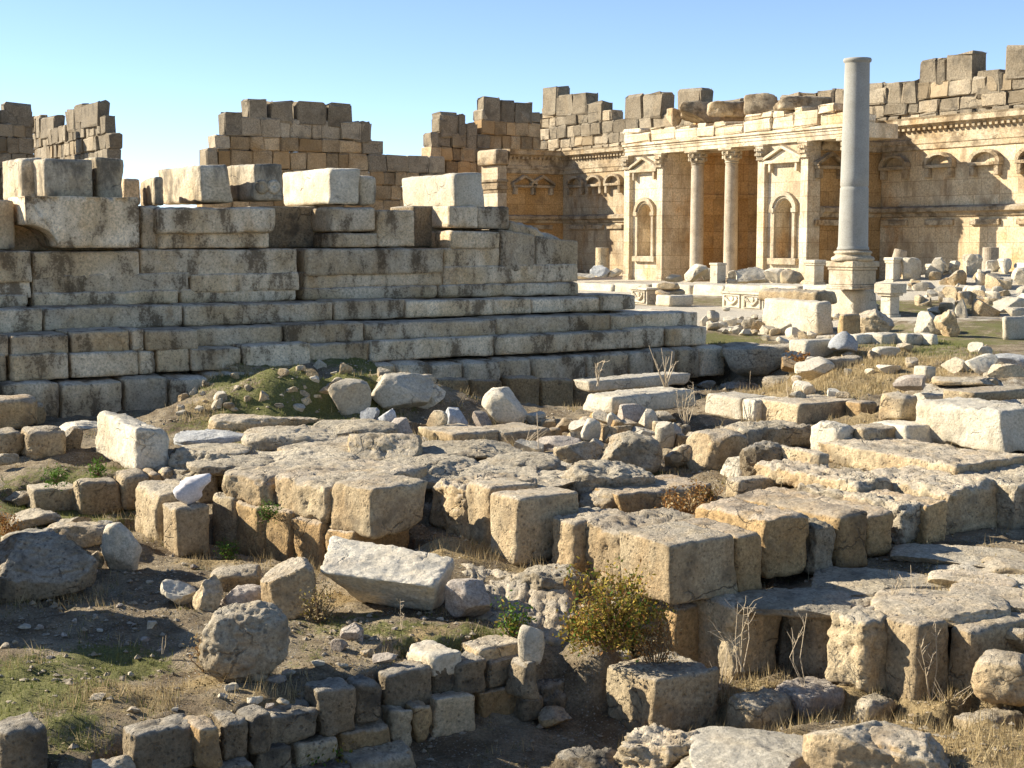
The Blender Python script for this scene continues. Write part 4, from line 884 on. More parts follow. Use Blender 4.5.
# left row, upper course (sunlit ends) and lower course
B("leftmost upper block of the sunlit double row", 262, 477, 510, -1.25, L=220, Rm=2.3, yaw=18, rough=.07, karst=.6, r=.12)
B("wide rough upper block of the sunlit double row, next to the leftmost", 327, 485, 524, -1.32, L=264, Rm=2.3, yaw=18, rough=.07, karst=.7, r=.12)
B("large protruding block with a square shaded front in the double row", 374, 488, 536, -1.36, L=328, R=431, yaw=14, rough=.05, r=.10, karst=.5, px=3.2)
B("pitted recessed block partly in shadow beside the protruding one", 464, 488, 540, D=21.9, L=428, Rm=1.5, rough=.11, karst=1.0, r=.12, mat='ash')
B("upright narrow sunlit block left of the squared shaded one", 489, 489, 548, D=21.5, L=463, Rm=.9, rough=.05, r=.08, karst=.4)
B("squared block with flat top and wide shaded front in the middle", 516, 500, 563, -1.68, L=489, R=580, rough=.035, r=.05, karst=.3, jit=.03)
B("small rough stone wedged behind the squared middle block", 550, 516, 557, D=20.9, L=534, Rm=1.0, rough=.10, karst=.9, r=.1, mat='grey')
B("long leaning block with bright end in the middle", 573, 524, 572, D=20.0, L=547, R=640, rough=.06, r=.10, karst=.6, tilt=(.05, 0))
B("bright ended block between the leaning one and the big corner block", 621, 532, 592, -1.85, L=580, Rm=1.7, rough=.08, karst=.8, r=.10)
for lab, nx, yt, yb, L, zb in [("lower course stone at the left end of the double row", 236, 498, 553, 212, 22.75), ("second lower course stone of the double row, below the green tuft", 262, 506, 561, 236, 22.3), ("third lower course stone of the double row", 290, 513, 567, 262, 21.95),
                               ("tall lower course stone left of the big tilted boulder", 322, 521, 577, 291, 21.55), ("last lower course stone hidden behind the big tilted boulder", 356, 530, 588, 323, 21.1)]:
    B(lab, nx, yt, yb, D=zb, L=L - 1, Rm=1.2, yaw=18, rough=.06, karst=.5, r=.10, mat='warm' if nx > 250 else 'ash')
# corner stones and the white fragment at the left end of the double row
B("upright weathered stone left of the one carrying the white fragment", 157, 494, 545, -1.8, L=133, Rm=.8, rough=.06, r=.13)
B("squared stone that carries the smooth white fragment", 177, 507, 556, -1.85, L=163, R=212, rough=.04, r=.07, karst=.4)
B("small stone wedged behind the white fragment", 197, 477, 506, -1.5, L=186, R=222, rough=.07, mat='grey')
R_("rough grey boulder above the white fragment", 201, 487, 66, 40, z=-1.25, rough=.13, karst=.9, mat='grey', cuts=4)
# lower left: boulders and the terrace wall
B("big pale boulder with a flat sunlit side on the grass terrace", 137, 428, 472, -1.02, L=94, R=174, rough=.07, r=.10, karst=.5, mat='pale', tilt=(-.12, .05), px=3.2, taper=.1)
for lab, nx, yt, yb, R, zb, m in [("first shaded stone of the terrace wall below the grass, at its left", 34, 489, 514, 82, -1.58, 'grey'), ("broad shaded stone of the terrace wall below the grass", 81, 484, 517, 124, -1.62, 'ash'),
                                  ("tall shaded stone of the terrace wall under the big pale boulder", 125, 474, 511, 150, -1.58, 'ash'), ("narrow stone ending the terrace wall", 151, 472, 500, 162, -1.45, 'warm'), ("small dark stone at the inner end of the terrace wall", 163, 470, 498, 176, -1.45, 'ash')]:
    B(lab, nx, yt, yb, zb, Lm=.6, R=R, rough=.06, r=.09, mat=m)
for a in [("low rough stone at the left edge of the terrace wall", 22, 508, 66, 20, -1.55, 'grey'), ("flat grey stone below the terrace wall", 38, 532, 50, 24, -1.65, 'grey'), ("small stone right of the flat grey one below the terrace wall", 74, 534, 34, 20, -1.65, 'grey'),
          ("slab leaning on the dark boulder at the left", 78, 551, 60, 30, -1.72, 'ash'), ("pale slab behind the dark boulder at the left", 30, 560, 54, 34, -1.75, 'pale')]:
    R_(a[0], a[1], a[2], a[3], a[4], z=a[5], mat=a[6], cuts=6, p=4)
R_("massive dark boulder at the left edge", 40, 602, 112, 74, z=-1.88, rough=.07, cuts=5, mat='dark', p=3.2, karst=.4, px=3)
R_("tall light boulder right of the massive dark one", 121, 575, 39, 55, z=-1.85, rough=.10, mat='pale', cuts=7, karst=.5)
R_("small pale stone above the tall light boulder", 102, 547, 28, 28, z=-1.74, mat='pale')
R_("little stone squeezed between the dark boulder and the tall light one", 96, 572, 16, 22, z=-1.82, mat='ash')
R_("rounded stone end at the left edge in front of the podium", 8, 430, 58, 36, z=-.95, mat='warm', p=4.5, cuts=2, rough=.05, depth=1.0)
R_("small stone touching the rounded stone end", 38, 424, 16, 22, z=-.95, mat='warm')
B("low stone at the left edge on the grass terrace", -6, 433, 458, -1.0, Lm=.8, R=27, rough=.06, r=.12)
B("low stone with broken top beside the one at the left edge of the grass terrace", 30, 431, 459, -1.0, Lm=.8, R=68, rough=.07, r=.12, karst=.7)
R_("dark stone leaning behind the low stones of the grass terrace", 70, 452, 26, 26, z=-1.0, mat='dark')
R_("flat pale slab in front of the podium's lowest course", 80, 435, 44, 14, z=-.96, depth=.8, mat='pale', name="paving_slab", cat="slab", p=4)
R_("flat grey slab at the left edge of the grass terrace", 4, 466, 30, 14, z=-1.0, mat='grey', name="paving_slab", cat="slab")
# central boulders
hexa8("big tilted boulder with a rough bright top and undercut shaded base", [(317, 571, 18.4), (434, 586, 18.2), (456, 558, 19.2), (328, 532, 19.9), (362, 604, 19.0), (433, 614, 18.65), (448, 600, 19.3), (350, 590, 20.0)], 'pale', rough=.07, r=.10, karst=.12, n=60)
R_("round grey boulder in the lower left, pitted all over", 246, 684, 90, 88, z=-2.02, rough=.09, cuts=2, p=2.7, mat='grey', karst=.5, px=2.8)
R_("upright rounded boulder between the grey one and the big tilted boulder", 289, 619, 56, 64, z=-1.92, rough=.07, cuts=4, mat='ash', px=3)
R_("angular stone in the shade right of the big tilted boulder", 468, 619, 48, 42, z=-1.92, rough=.08, cuts=8, mat='mauve')
R_("stone nearest the shadowed ground in the little heap left of the grey boulder", 179, 609, 34, 32, z=-1.92, mat='pale'); R_("darker middle stone in the little heap left of the grey boulder", 209, 613, 32, 40, z=-1.92, mat='ash')
R_("broad stone at the back of the little heap left of the grey boulder", 238, 594, 54, 30, z=-1.92, mat='ash'); R_("flat topped stone at the front of the little heap left of the grey boulder", 243, 609, 44, 26, z=-1.92, mat='mauve')
hexa8("broad eroded outcrop sloping down beside the bush", [(462, 612, 18.5), (570, 648, 18.0), (578, 573, 19.6), (455, 560, 20.3), (462, 660, 18.5), (570, 700, 18.0), (580, 660, 19.6), (455, 640, 20.3)], 'ash', rough=.13, r=.15, karst=.7, n=56, name="rock_outcrop", cat="rock outcrop")
R_("rough stone under the bright ended blocks above the eroded outcrop", 545, 600, 90, 36, z=-1.92, rough=.12, mat='grey', karst=.7)
R_("upright white stone at the right end of the little stone wall", 531, 664, 27, 42, z=-2.1, rough=.06, cuts=6, mat='pale', depth=.25)
R_("dark stone at the notch below the bush", 640, 640, 60, 50, z=-2.2, mat='dark', rough=.12)

# little dry stone wall at the bottom: one thing, its stones are parts
def wall_thing(name, label, at):
    return tag(empty(name, at), label, "stone wall")
sw = wall_thing("dry_stone_wall", "low dry stone wall of small dark blocks along the pit at the bottom", at_z(430, 740, -2.75))
def WS(nx, yt, yb, R, zb, mat='dark', Lm=.45, L=None, **kw):
    n0 = len(C.objects)
    o = B(None, nx, yt, yb, zb, L=L, Lm=Lm, R=R, mat=mat, rough=kw.get('rough', .05), r=kw.get('r', .05), karst=.6, name="wall_stone", cat=None, capl=False, jit=.07, px=3, sink=.03)
    o.parent = sw; o.location = Vector(o.location) - Vector(sw.location)
    return o
for nx, yt, yb, R, zb, m in [(385, 676, 712, 433, -2.48, 'dark'), (433, 667, 699, 458, -2.46, 'dark'), (458, 665, 697, 487, -2.46, 'dark'), (488, 661, 691, 526, -2.46, 'dark'),
                             (394, 713, 750, 414, -2.86, 'ash'), (415, 710, 746, 433, -2.86, 'warm'), (434, 701, 740, 478, -2.86, 'ash'), (478, 692, 720, 524, -2.80, 'warm'),
                             (266, 716, 748, 319, -2.5, 'dark'), (320, 692, 737, 355, -2.5, 'dark'), (356, 686, 726, 383, -2.5, 'dark'),
                             (296, 747, 770, 338, -2.78, 'ash'), (339, 735, 758, 392, -2.80, 'warm'), (256, 752, 780, 294, -2.75, 'dark'), (352, 764, 786, 420, -2.98, 'ash'), (270, 782, 800, 350, -2.95, 'dark'),
                             (135, 735, 778, 199, -2.38, 'dark'), (199, 731, 772, 223, -2.4, 'warm'), (224, 722, 762, 250, -2.42, 'dark'), (249, 718, 757, 274, -2.44, 'dark'), (198, 774, 800, 256, -2.7, 'dark'), (120, 782, 806, 196, -2.7, 'dark'),
                             (524, 664, 700, 540, -2.5, 'dark'), (524, 700, 722, 545, -2.85, 'dark')]:
    WS(nx, yt, yb, R, zb, m)
B("white topped capstone on the little dry stone wall", 430, 655, 675, -2.16, L=402, R=463, rough=.06, r=.06, mat='pale', name="capstone")
B("right hand capstone of the little dry stone wall, level and squared", 478, 648, 664, -2.14, L=460, R=524, rough=.04, r=.05, mat='ash', name="capstone")
B("dark edge stone with a bright top in the bottom left corner", 4, 736, 800, -2.4, Lm=.55, R=47, rough=.06, r=.06, mat='dark')
R_("flat pale stone at the left end of the little stone wall", 115, 780, 44, 28, z=-2.3, mat='ash', p=5)

# ------------------------------------------------------------------ eroded paving between the rows (left plateau)
for i, (lab, cx, by, w, h, z, dep, m) in enumerate([
    ("long fluted pale slab at the foot of the grassy mound", 268, 431, 90, 20, -.84, 1.0, 'ash'), ("flat blue grey slab left of the fluted pale slab", 214, 444, 60, 15, -.92, .8, 'blue'),
    ("worn flat block below the fluted slab", 290, 446, 74, 20, -.88, 1.3, 'grey'), ("worn flat block below the two pale boulders", 356, 437, 66, 18, -.86, 1.2, 'grey'),
    ("pale worn hump in the middle of the eroded paving", 385, 460, 58, 30, -.92, 1.2, 'ash'), ("long eroded slab right of the pale hump", 458, 462, 100, 20, -.98, 1.5, 'grey'),
    ("eroded slab at the back left of the paving, behind the double row", 232, 470, 70, 16, -.94, 1.2, 'grey'), ("eroded slab with grass in its cracks behind the wide upper block", 300, 468, 90, 18, -.94, 1.5, 'grey'),
    ("broad eroded slab behind the protruding block", 402, 484, 124, 24, -1.0, 1.8, 'grey'), ("eroded slab behind the pitted recessed block", 478, 486, 96, 18, -1.04, 1.5, 'grey'),
    ("small eroded slab between the pale hump and the long slab", 425, 474, 70, 14, -.96, 1., 'ash'), ("eroded slab above the leftmost upper block", 262, 480, 60, 16, -1.0, 1.0, 'ash'),
    ("eroded slab behind the upright narrow block", 530, 496, 84, 22, -1.15, 1.4, 'grey'), ("low worn stone left of the paving, above the rough grey boulder", 212, 458, 60, 14, -.95, 1.0, 'grey'),
    ("pitted dark slab at the right end of the eroded paving", 520, 474, 64, 22, -1.08, 1.1, 'grey'), ("flat worn slab at the back of the eroded paving", 330, 452, 80, 14, -.9, 1.2, 'ash')]):
    R_(lab, cx, by + 2, w * 1.3, h * 1.1, z=z, depth=dep * 1.35, mat=m, rough=.065, cuts=3, p=4.2, karst=.6, name="paving_slab", cat="slab", px=3.0, sink=.5)
B("low squared kerb of two long stones behind the eroded paving, left piece", 452, 434, 447, -1.08, L=416, R=500, rough=.04, r=.05, mat='ash')
B("low squared kerb of two long stones behind the eroded paving, right piece", 501, 432, 446, -1.12, Lm=1.2, R=553, rough=.04, r=.05, mat='ash')
for a in [("white angular boulder on the left of the pair below the grassy mound", 350, 417, 43, 38, 'pale', 8), ("large pale boulder on the right of the pair below the grassy mound", 402, 417, 68, 44, 'pale', 9),
          ("pale stone against the right side of the large pale boulder", 428, 412, 36, 26, 'pale', 7), ("grey stone behind the large pale boulder", 424, 392, 26, 18, 'ash', 5),
          ("leaning pale boulder with an orange base before the podium", 505, 426, 46, 40, 'pale', 8),
          ("first little grey stone below the pale pair", 370, 428, 20, 18, 'blue', 5), ("blue grey stone below the large pale boulder", 387, 433, 20, 24, 'blue', 6), ("brown stone below the large pale boulder", 401, 437, 26, 20, 'mauve', 5),
          ("little round stone left of the blue one", 437, 428, 22, 17, 'ash', 4), ("pale blue stone lying in the dry grass before the podium", 457, 427, 25, 19, 'blue', 6), ("small mauve stone left of the leaning boulder", 482, 430, 20, 19, 'mauve', 5)]:
    R_(a[0], a[1], a[2], a[3], a[4], mat=a[5], cuts=a[6], rough=.06, karst=.25, p=3, px=3, name="boulder")
rs = np.random.RandomState(31)
for k in range(46):
    cx, by = [(rs.uniform(196, 330), rs.uniform(392, 414)), (rs.uniform(180, 230), rs.uniform(385, 420)), (rs.uniform(230, 430), rs.uniform(366, 396))][k % 3]; w = rs.uniform(5, 14)
    R_("small pale rubble stone lying on the grassy mound before the podium", cx, by, w, w * rs.uniform(.5, .9), mat=['pale', 'ash', 'ash', 'grey'][int(rs.randint(4))], cuts=5, rough=.05, px=2.2, sink=.3, group="rubble stones on the grassy mound", name="rubble_stone", cat="rubble stone")
# sunken court in the middle
B("long low orange fronted wall stone in the sunken court", 620, 493, 514, -1.38, Lm=1.1, R=714, rough=.05, r=.06, mat='warm')
B("squared stone lying at the far side of the sunken court", 738, 481, 499, -1.32, L=722, R=802, rough=.04, r=.06, mat='ash')
for a in [("lumpy grey boulder above the low orange fronted stone", 609, 502, 90, 42, -1.3, 'grey', .14), ("rough stone under the lumpy grey boulder", 602, 512, 46, 24, -1.38, 'ash', .08),
          ("big rounded stone at the foot of the rubble heap", 630, 474, 66, 42, -1.28, 'grey', .10), ("dark stone left of the foot of the rubble heap", 578, 468, 48, 28, -1.22, 'grey', .10),
          ("brown pointed stone left of the rubble heap", 558, 457, 48, 22, -1.18, 'mauve', .06), ("pale stone at the end of the low kerb", 527, 458, 34, 20, -1.16, 'pale', .06),
          ("pitted stone at the right end of the eroded paving", 545, 480, 44, 22, -1.16, 'grey', .14), ("low stone before the lumpy grey boulder", 553, 484, 32, 15, -1.2, 'grey', .10),
          ("largest rounded boulder beyond the sunken court", 716, 474, 62, 46, -1.28, 'ash', .06), ("light boulder in front of the largest rounded one", 738, 482, 36, 28, -1.3, 'pale', .07),
          ("boulder on the grass left of the largest rounded one", 680, 470, 32, 28, -1.27, 'ash', .07), ("dark broken boulder right of the largest rounded one", 762, 484, 44, 44, -1.28, 'dark', .12),
          ("small rounded stone on the dark broken boulder's far side", 772, 452, 26, 18, -1.05, 'ash', .06)]:
    R_(a[0], a[1], a[2], a[3], a[4], z=a[5], mat=a[6], rough=a[7], cuts=5, px=3)
B("block half covered by a diagonal shadow beyond the sunken court", 818, 453, 484, -1.15, L=771, R=832, rough=.05, r=.09)
B("rough low block behind the dark broken boulder", 746, 429, 451, -.95, Lm=.9, R=813, rough=.10, karst=.9, mat='grey')
B("pale chamfered block in the middle right, left of two bright ones", 838, 426, 457, -1.0, L=809, R=859, rough=.06, r=.13, mat='pale')
B("left one of two bright blocks standing side by side in the middle right", 866, 428, 455, -.97, L=842, Rm=.9, rough=.05, r=.1, mat='ash')
B("right one of two bright blocks standing side by side in the middle right", 908, 427, 451, -.92, L=867, Rm=.9, rough=.04, r=.08, mat='pale')
R_("rough grey hump right of the two bright blocks", 935, 444, 54, 22, z=-.9, mat='grey', rough=.14, karst=.8)
B("huge pale block with a pitted dark end at the right", 1003, 411, 452, -.78, L=914, R=1045, rough=.05, karst=.7, r=.09, mat='pale', px=3)
B("broad slab with a dark front edge lying on the huge pale block's far side", 976, 393, 401, -.12, L=945, R=1045, rough=.03, r=.03, mat='ash', name="paving_slab", cat="slab", Lm=2)
B("rounded squared stone with the mauve fragment resting on it", 902, 394, 422, -.5, L=877, R=920, rough=.05, r=.12, mat='ash')
R_("mauve fragment on the rounded squared stone", 909, 391, 32, 17, z=-.02, mat='mauve', cuts=8, rough=.05, name="stone_fragment", cat="fragment")
B("small bright cube shaped stone at the right, in dry grass", 926, 367, 383, -.2, L=913, R=936, rough=.02, r=.03, mat='pale', jit=.02)
R_("flat ledge right of the small cube shaped stone", 966, 388, 66, 12, z=-.2, mat='ash', p=5, name="paving_slab", cat="slab", depth=1.2)
R_("pale ledge between the rounded squared stone and the dark edged slab", 934, 406, 42, 14, z=-.35, mat='pale', p=5, name="paving_slab", cat="slab")
B("left stone of the squared low wall before the podium's end", 741, 398, 420, -.98, L=705, Rm=.9, rough=.03, r=.04, mat='pale', jit=.02)
B("thin middle stone of the squared low wall before the podium's end", 755, 400, 423, -.98, L=742, Rm=.9, rough=.03, r=.04, mat='pale', jit=.02)
B("long stone with striped dark front in the squared low wall", 799, 404, 427, -.95, L=756, R=859, rough=.03, r=.04, mat='ash', jit=.02)
B("small orange stone ending the squared low wall", 861, 402, 421, -.85, Lm=.5, R=878, rough=.04, mat='warm')
# slabs on the rubble heap
B("thick tilted slab on top of the rubble heap", 616, 397, 413, -.64, L=583, R=697, yaw=8, rough=.045, r=.06, karst=.5, mat='pale', name="stone_slab", cat="slab", px=3)
B("thinner slab behind the thick one on the rubble heap", 590, 381, 391, -.5, L=572, R=690, yaw=6, rough=.04, r=.05, mat='pale', name="stone_slab", cat="slab", px=3)
rub = [(340,150,50,40,'warm'),(360,165,62,45,'ash'),(410,172,46,40,'pale'),(475,155,85,55,'mauve'),(480,192,76,36,'warm'),(543,185,55,65,'pale'),(612,160,72,40,'grey'),(590,205,42,40,'ash'),(532,240,92,52,'pale'),(612,255,60,85,'pale'),
       (265,205,60,48,'pale'),(308,232,72,72,'pale'),(375,228,66,60,'ash'),(210,195,55,42,'ash'),(95,152,62,32,'pale'),(650,230,44,52,'pale'),(440,220,62,28,'ash'),(425,200,46,32,'warm'),(250,240,46,34,'ash'),(290,170,40,30,'warm'),
       (170,215,44,30,'warm'),(560,262,40,30,'ash'),(680,245,44,36,'warm'),(690,205,36,30,'grey'),(150,180,50,28,'ash'),(455,250,50,36,'ash'),(400,250,44,32,'warm'),(340,262,40,30,'pale'),(655,190,32,24,'ash'),(720,240,46,34,'ash'),(130,235,46,26,'ash'),(505,222,36,26,'ash')]
for cx, by, w, h, m in rub:
    R_("small rounded rubble stone in the heap under the tilted slab", 512 + cx / 4, 384 + by / 4 + 1, w / 4 * 1.2 + 2, h / 4 * 1.15 + 3, mat=m, rough=.04, cuts=4, karst=.15, group="rubble stones heaped under the tilted slab", name="rubble_stone", cat="rubble stone", sink=.15)
# rocks in the podium's shadow
for a in [("large rock in the podium's shadow, at the edge of the court", 762, 376, 78, 34, -.85, 'grey'), ("pale rock face in the podium's shadow beside the foundation", 742, 364, 48, 22, -.6, 'ash'), ("rock at the corner of the podium's shadow", 800, 372, 40, 22, -.6, 'grey'),
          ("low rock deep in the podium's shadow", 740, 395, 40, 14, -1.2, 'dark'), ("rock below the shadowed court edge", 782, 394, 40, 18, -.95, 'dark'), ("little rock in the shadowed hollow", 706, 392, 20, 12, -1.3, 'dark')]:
    R_(a[0], a[1], a[2], a[3], a[4], z=a[5], mat=a[6], cuts=8, rough=.06)
for a in [("carved octagonal fragment with a hollowed pale face", 814, 381, 40, 25, -.42, 'pale'), ("white stone below the carved octagonal fragment", 804, 394, 24, 14, -.5, 'pale'), ("small stone at the edge of the dry grass below the octagonal fragment", 797, 402, 18, 12, -.55, 'ash'),
          ("brown stone at the left of the octagonal fragment", 793, 372, 24, 16, -.4, 'warm')]:
    R_(a[0], a[1], a[2], a[3], a[4], z=a[5], mat=a[6], cuts=8, rough=.03, karst=.1)
B("overturned block with a bright end and long shaded side near the court's edge", 806, 341, 358, -.28, L=788, R=852, rough=.04, mat='pale')
B("half buried block with dry grass on it, right of the octagonal fragment", 826, 359, 376, -.42, L=812, R=865, rough=.05, r=.12, mat='ash')

# ------------------------------------------------------------------ court
B("rough plinth block carrying the tall column's pedestal", 854, 289.5, 323, 0.0, L=815, R=878, rough=.05, r=.07, mat='pale', karst=.5, px=3)
def altar(label, nx, ytop, ybot, L, R, zb=None, D=None, rows=None, name="altar_pillar", mat='pale'):
    """square moulded pillar: rows = (scale, top fraction, bottom fraction)"""
    b0 = at_d(nx, ybot, D) if D else at_z(nx, ybot, zb)
    a = solve_len(b0 + [0, 0, .3], L2, L); b = solve_len(b0 + [0, 0, .3], U2, R); s = (a + b) / 2; s = max(s, .3)
    h = at_d(nx, ytop, b0[1])[2] - b0[2]; root = empty(name, b0 + (L2 + U2) * s / 2, ANG_F); tag(root, label, "stone altar")
    for nm, g, f1, f0 in rows:
        m = MB(); m.box(-s * g / 2, s * g / 2, -s * g / 2, s * g / 2, h * f0 - (.1 if f0 == 0 else 0), h * f1, cham=.03); m.build(nm, M[mat], root)
    return root
R3 = [("base", 1.0, .14, 0), ("base_moulding", .9, .2, .141), ("shaft", .78, .8, .201), ("cap_moulding", .9, .88, .801), ("cap", 1.0, 1.0, .881)]
altar("white pillar altar with wide cap right of the tall column", 890, 284, 325, 873, 906, D=50.2, rows=[("base", .82, .13, 0), ("base_moulding", .7, .24, .131), ("shaft", .58, .70, .241), ("cap_moulding", .8, .76, .701), ("cap", 1.0, 1.0, .761)])
altar("slim pillar with small cap behind the white wide capped altar", 893, 257.5, 286, 882, 902, D=62, rows=R3)
altar("short square pillar left of the tall column's pedestal", 814, 260, 288, 799, 823, D=68, rows=R3)
altar("tall square pillar in the rubble right of the altars", 934, 264, 295, 924, 943, zb=.55, rows=R3)
altar("pale square pillar before the exedra's two columns", 717, 263, 286, 709, 727, D=80, rows=[("base", 1.0, .1, 0), ("shaft", .9, .9, .101), ("cap", 1.0, 1, .901)])
def carved(label, nx, yt, yb, L, zb, panels, R=None, Rm=.8):
    b0 = at_z(nx, yb, zb); a = solve_len(b0 + [0, 0, .4], L2, L); h = at_d(nx, yt, b0[1])[2] - b0[2]
    root = empty("carved_basin", b0, ANG_F); tag(root, label, "carved basin")
    m = MB(); m.box(-a, 0, 0, Rm, -.1, h * .86, cham=.03); m.build("body", M['pale'], root); m = MB(); m.box(-a - .08, .08, -.1, Rm + .05, h * .862, h, cham=.03); m.build("rim", M['pale'], root)
    for k in range(panels):
        x0 = -a + a * k / panels + .12; x1 = -a + a * (k + 1) / panels - .12; f = MB()
        for A in ((x0, x1, h * .76, h * .82), (x0, x1, h * .06, h * .12), (x0, x0 + .1, h * .12, h * .76), (x1 - .1, x1, h * .12, h * .76)): f.box(A[0], A[1], -.06, .0, A[2], A[3], cham=.02)
        xc, w = (x0 + x1) / 2, (x1 - x0)
        pts = [(xc - w * .36 + w * .72 * t, h * (.62 - .34 * math.sin(math.pi * t))) for t in np.linspace(0, 1, 9)]
        f.tube([(x, -.03, z) for x, z in pts], .07, .07, 6)
        f.lathe([(0, 0), (.12, 0), (.10, .05), (0, .06)], n=10); f.V[-1] = np.stack([f.V[-1][:, 0] + xc, -f.V[-1][:, 2], f.V[-1][:, 1] + h * .58], -1)
        f.build("relief", M['pale'], root)
carved("pale carved basin side with two garland relief panels on the court", 763, 293, 310, 722, 0.02, 2)
carved("small carved basin corner with one relief, right of the podium's top step", 647, 288, 304, 631, 0.05, 1)
B("low pale stone block with reliefs worn away, below the round stacked stones", 670, 295, 306, .02, L=655, R=693, rough=.05, mat='pale', D=64)
for lab, cx, by, w, h, D in [("lower round drum stacked on the pale low block", 670, 297, 30, 9, 65), ("upper flat round stone stacked on the drum", 668, 289.5, 24, 8, 65)]: R_(lab, cx, by, w, h, D=D, mat='ash', p=2.4, cuts=2, rough=.04, name="stone_drum", cat="drum stone", depth=1.0)
# raised edge of the colonnade: long low course of pale stones
for k, (x0, x1) in enumerate([(575, 612), (612, 650), (650, 690), (690, 722), (722, 762), (762, 800), (800, 846)]):
    b0 = at_d(x1, 301 + (x1 - 712) * .02, 74 - (x1 - 712) * .075)
    B(["far left", "second", "third", "middle", "fifth", "sixth", "near right"][k] + " stone of the long low colonnade edge across the court", x1, 285.5 + (x1 - 712) * .012, 301 + (x1 - 712) * .02, base=b0, L=x0, Rm=3.5, rough=.05, r=.05, mat='pale', px=4, name="edge_stone", cat="edge stone")
B("great cornice block lying face up left of the tall column, hollow under its ledge", 819, 302, 334, 0, L=762, R=833, rough=.05, r=.06, mat='pale', px=3)
B("broken ledge slab on top of the great cornice block", 817, 292, 303, D=46.6, L=757, Rm=1.0, rough=.10, karst=.6, mat='ash', name="stone_slab", cat="slab", px=3)
B("small square stone left of the great cornice block", 777, 313, 326, 0, L=769, R=781, rough=.03, mat='pale')
B("thin slab leaning with a bright edge before the column's plinth", 843, 314, 338, -.02, L=837, R=861, rough=.04, mat='warm', name="stone_slab", cat="slab")
R_("pitted drum like boulder right of the leaning thin slab", 876, 336, 36, 28, z=-.02, rough=.09, p=4, cuts=2, mat='ash', karst=.7, px=2.5)
R_("left boulder of the pair on the court grass right of the altars", 929, 336, 30, 25, z=0, mat='pale', cuts=5, px=2.5); R_("right darker boulder of the pair on the court grass", 947, 338, 27, 29, z=0, mat='ash', rough=.12, px=2.5)
B("squared pale block at the right edge of the court", 1006, 317, 340, 0, L=1000, Rm=2.0, rough=.05, r=.1, mat='pale')
for k, (x0, x1) in enumerate([(856, 880), (880, 906), (906, 932), (932, 940)]):
    B(["left", "second", "third", "last"][k] + " stone of the low kerb below the altars", x0 + 1, 334, 346, -.08, Lm=.7, R=x1, rough=.06, r=.1, mat='pale', name="kerb_stone", cat="kerb stone")
for a in [("pale flat stone on the dry grass slope", 886, 359, 28, 12, 'pale'), ("stone at the left on the grassy bank at right", 955, 373, 28, 17, 'pale'), ("broad stone on the grassy bank at right", 981, 376, 32, 21, 'pale'), ("blue white slab at the right edge of the bank", 1010, 369, 44, 15, 'blue'),
          ("warm stone under the blue white slab", 1008, 378, 40, 14, 'ash'), ("small light stone on the path of the slope", 888, 375, 24, 9, 'pale'), ("tiny stone left of the small light one on the slope", 870, 376, 12, 7, 'pale'), ("stone at the top of the dry slope", 905, 352, 18, 9, 'ash')]:
    R_(a[0], a[1], a[2], a[3], a[4], mat=a[5], cuts=6, rough=.05, px=2.5)
rs = np.random.RandomState(77)
for k in range(38):
    cx, by = rs.uniform(700, 1020), rs.uniform(334, 402); w = rs.uniform(5, 17) * (1 if by > 350 else .7)
    if cx < 790 and by > 345: continue
    R_("pale rubble stone lying in the dry grass between the court and the right hand blocks", cx, by, w, w * rs.uniform(.5, .85), mat=['pale', 'ash', 'ash'][int(rs.randint(3))], cuts=4, p=4, rough=.06, px=2.2, sink=.3, group="rubble stones in the dry grass at right", name="rubble_stone", cat="rubble stone")
# white bullet shaped fragments
def cone(label, cx, by, w, h, z, tiltdeg, yaw, mat):
    f = at_z(cx, by, z); k = f[1] / FPX; r, hh = w * k / 2, h * k
    prof = [(0.02, 0), (r * .9, 0.01)] + [(r * (1 - t ** 2.2 * .82), hh * t) for t in np.linspace(0.04, 1, 10)] + [(0.01, hh * 1.01)]
    m = MB().lathe(prof, n=28, cap=False); V = m.V[0]; V = V + (fbm(V * 5 + cx, 4) * .09)[:, None]
    a = math.radians(tiltdeg); V = np.stack([V[:, 0] * math.cos(a) + V[:, 2] * math.sin(a), V[:, 1], -V[:, 0] * math.sin(a) + V[:, 2] * math.cos(a)], -1)
    V[:, 2] -= V[:, 2].min() + .02
    return tag(link("marble_fragment", mesh_np("marble_fragment", V, m.Q[0], M[mat]), f + np.array([0, .3, 0])), label, "marble fragment")
cone("smooth white marble fragment lying on a squared stone at the left", 176, 508, 27, 36, -1.12, 52, 0, 'marble')
cone("blue grey cone shaped marble fragment near the court's edge", 845, 353, 30, 19, -.12, 8, 0, 'blue')
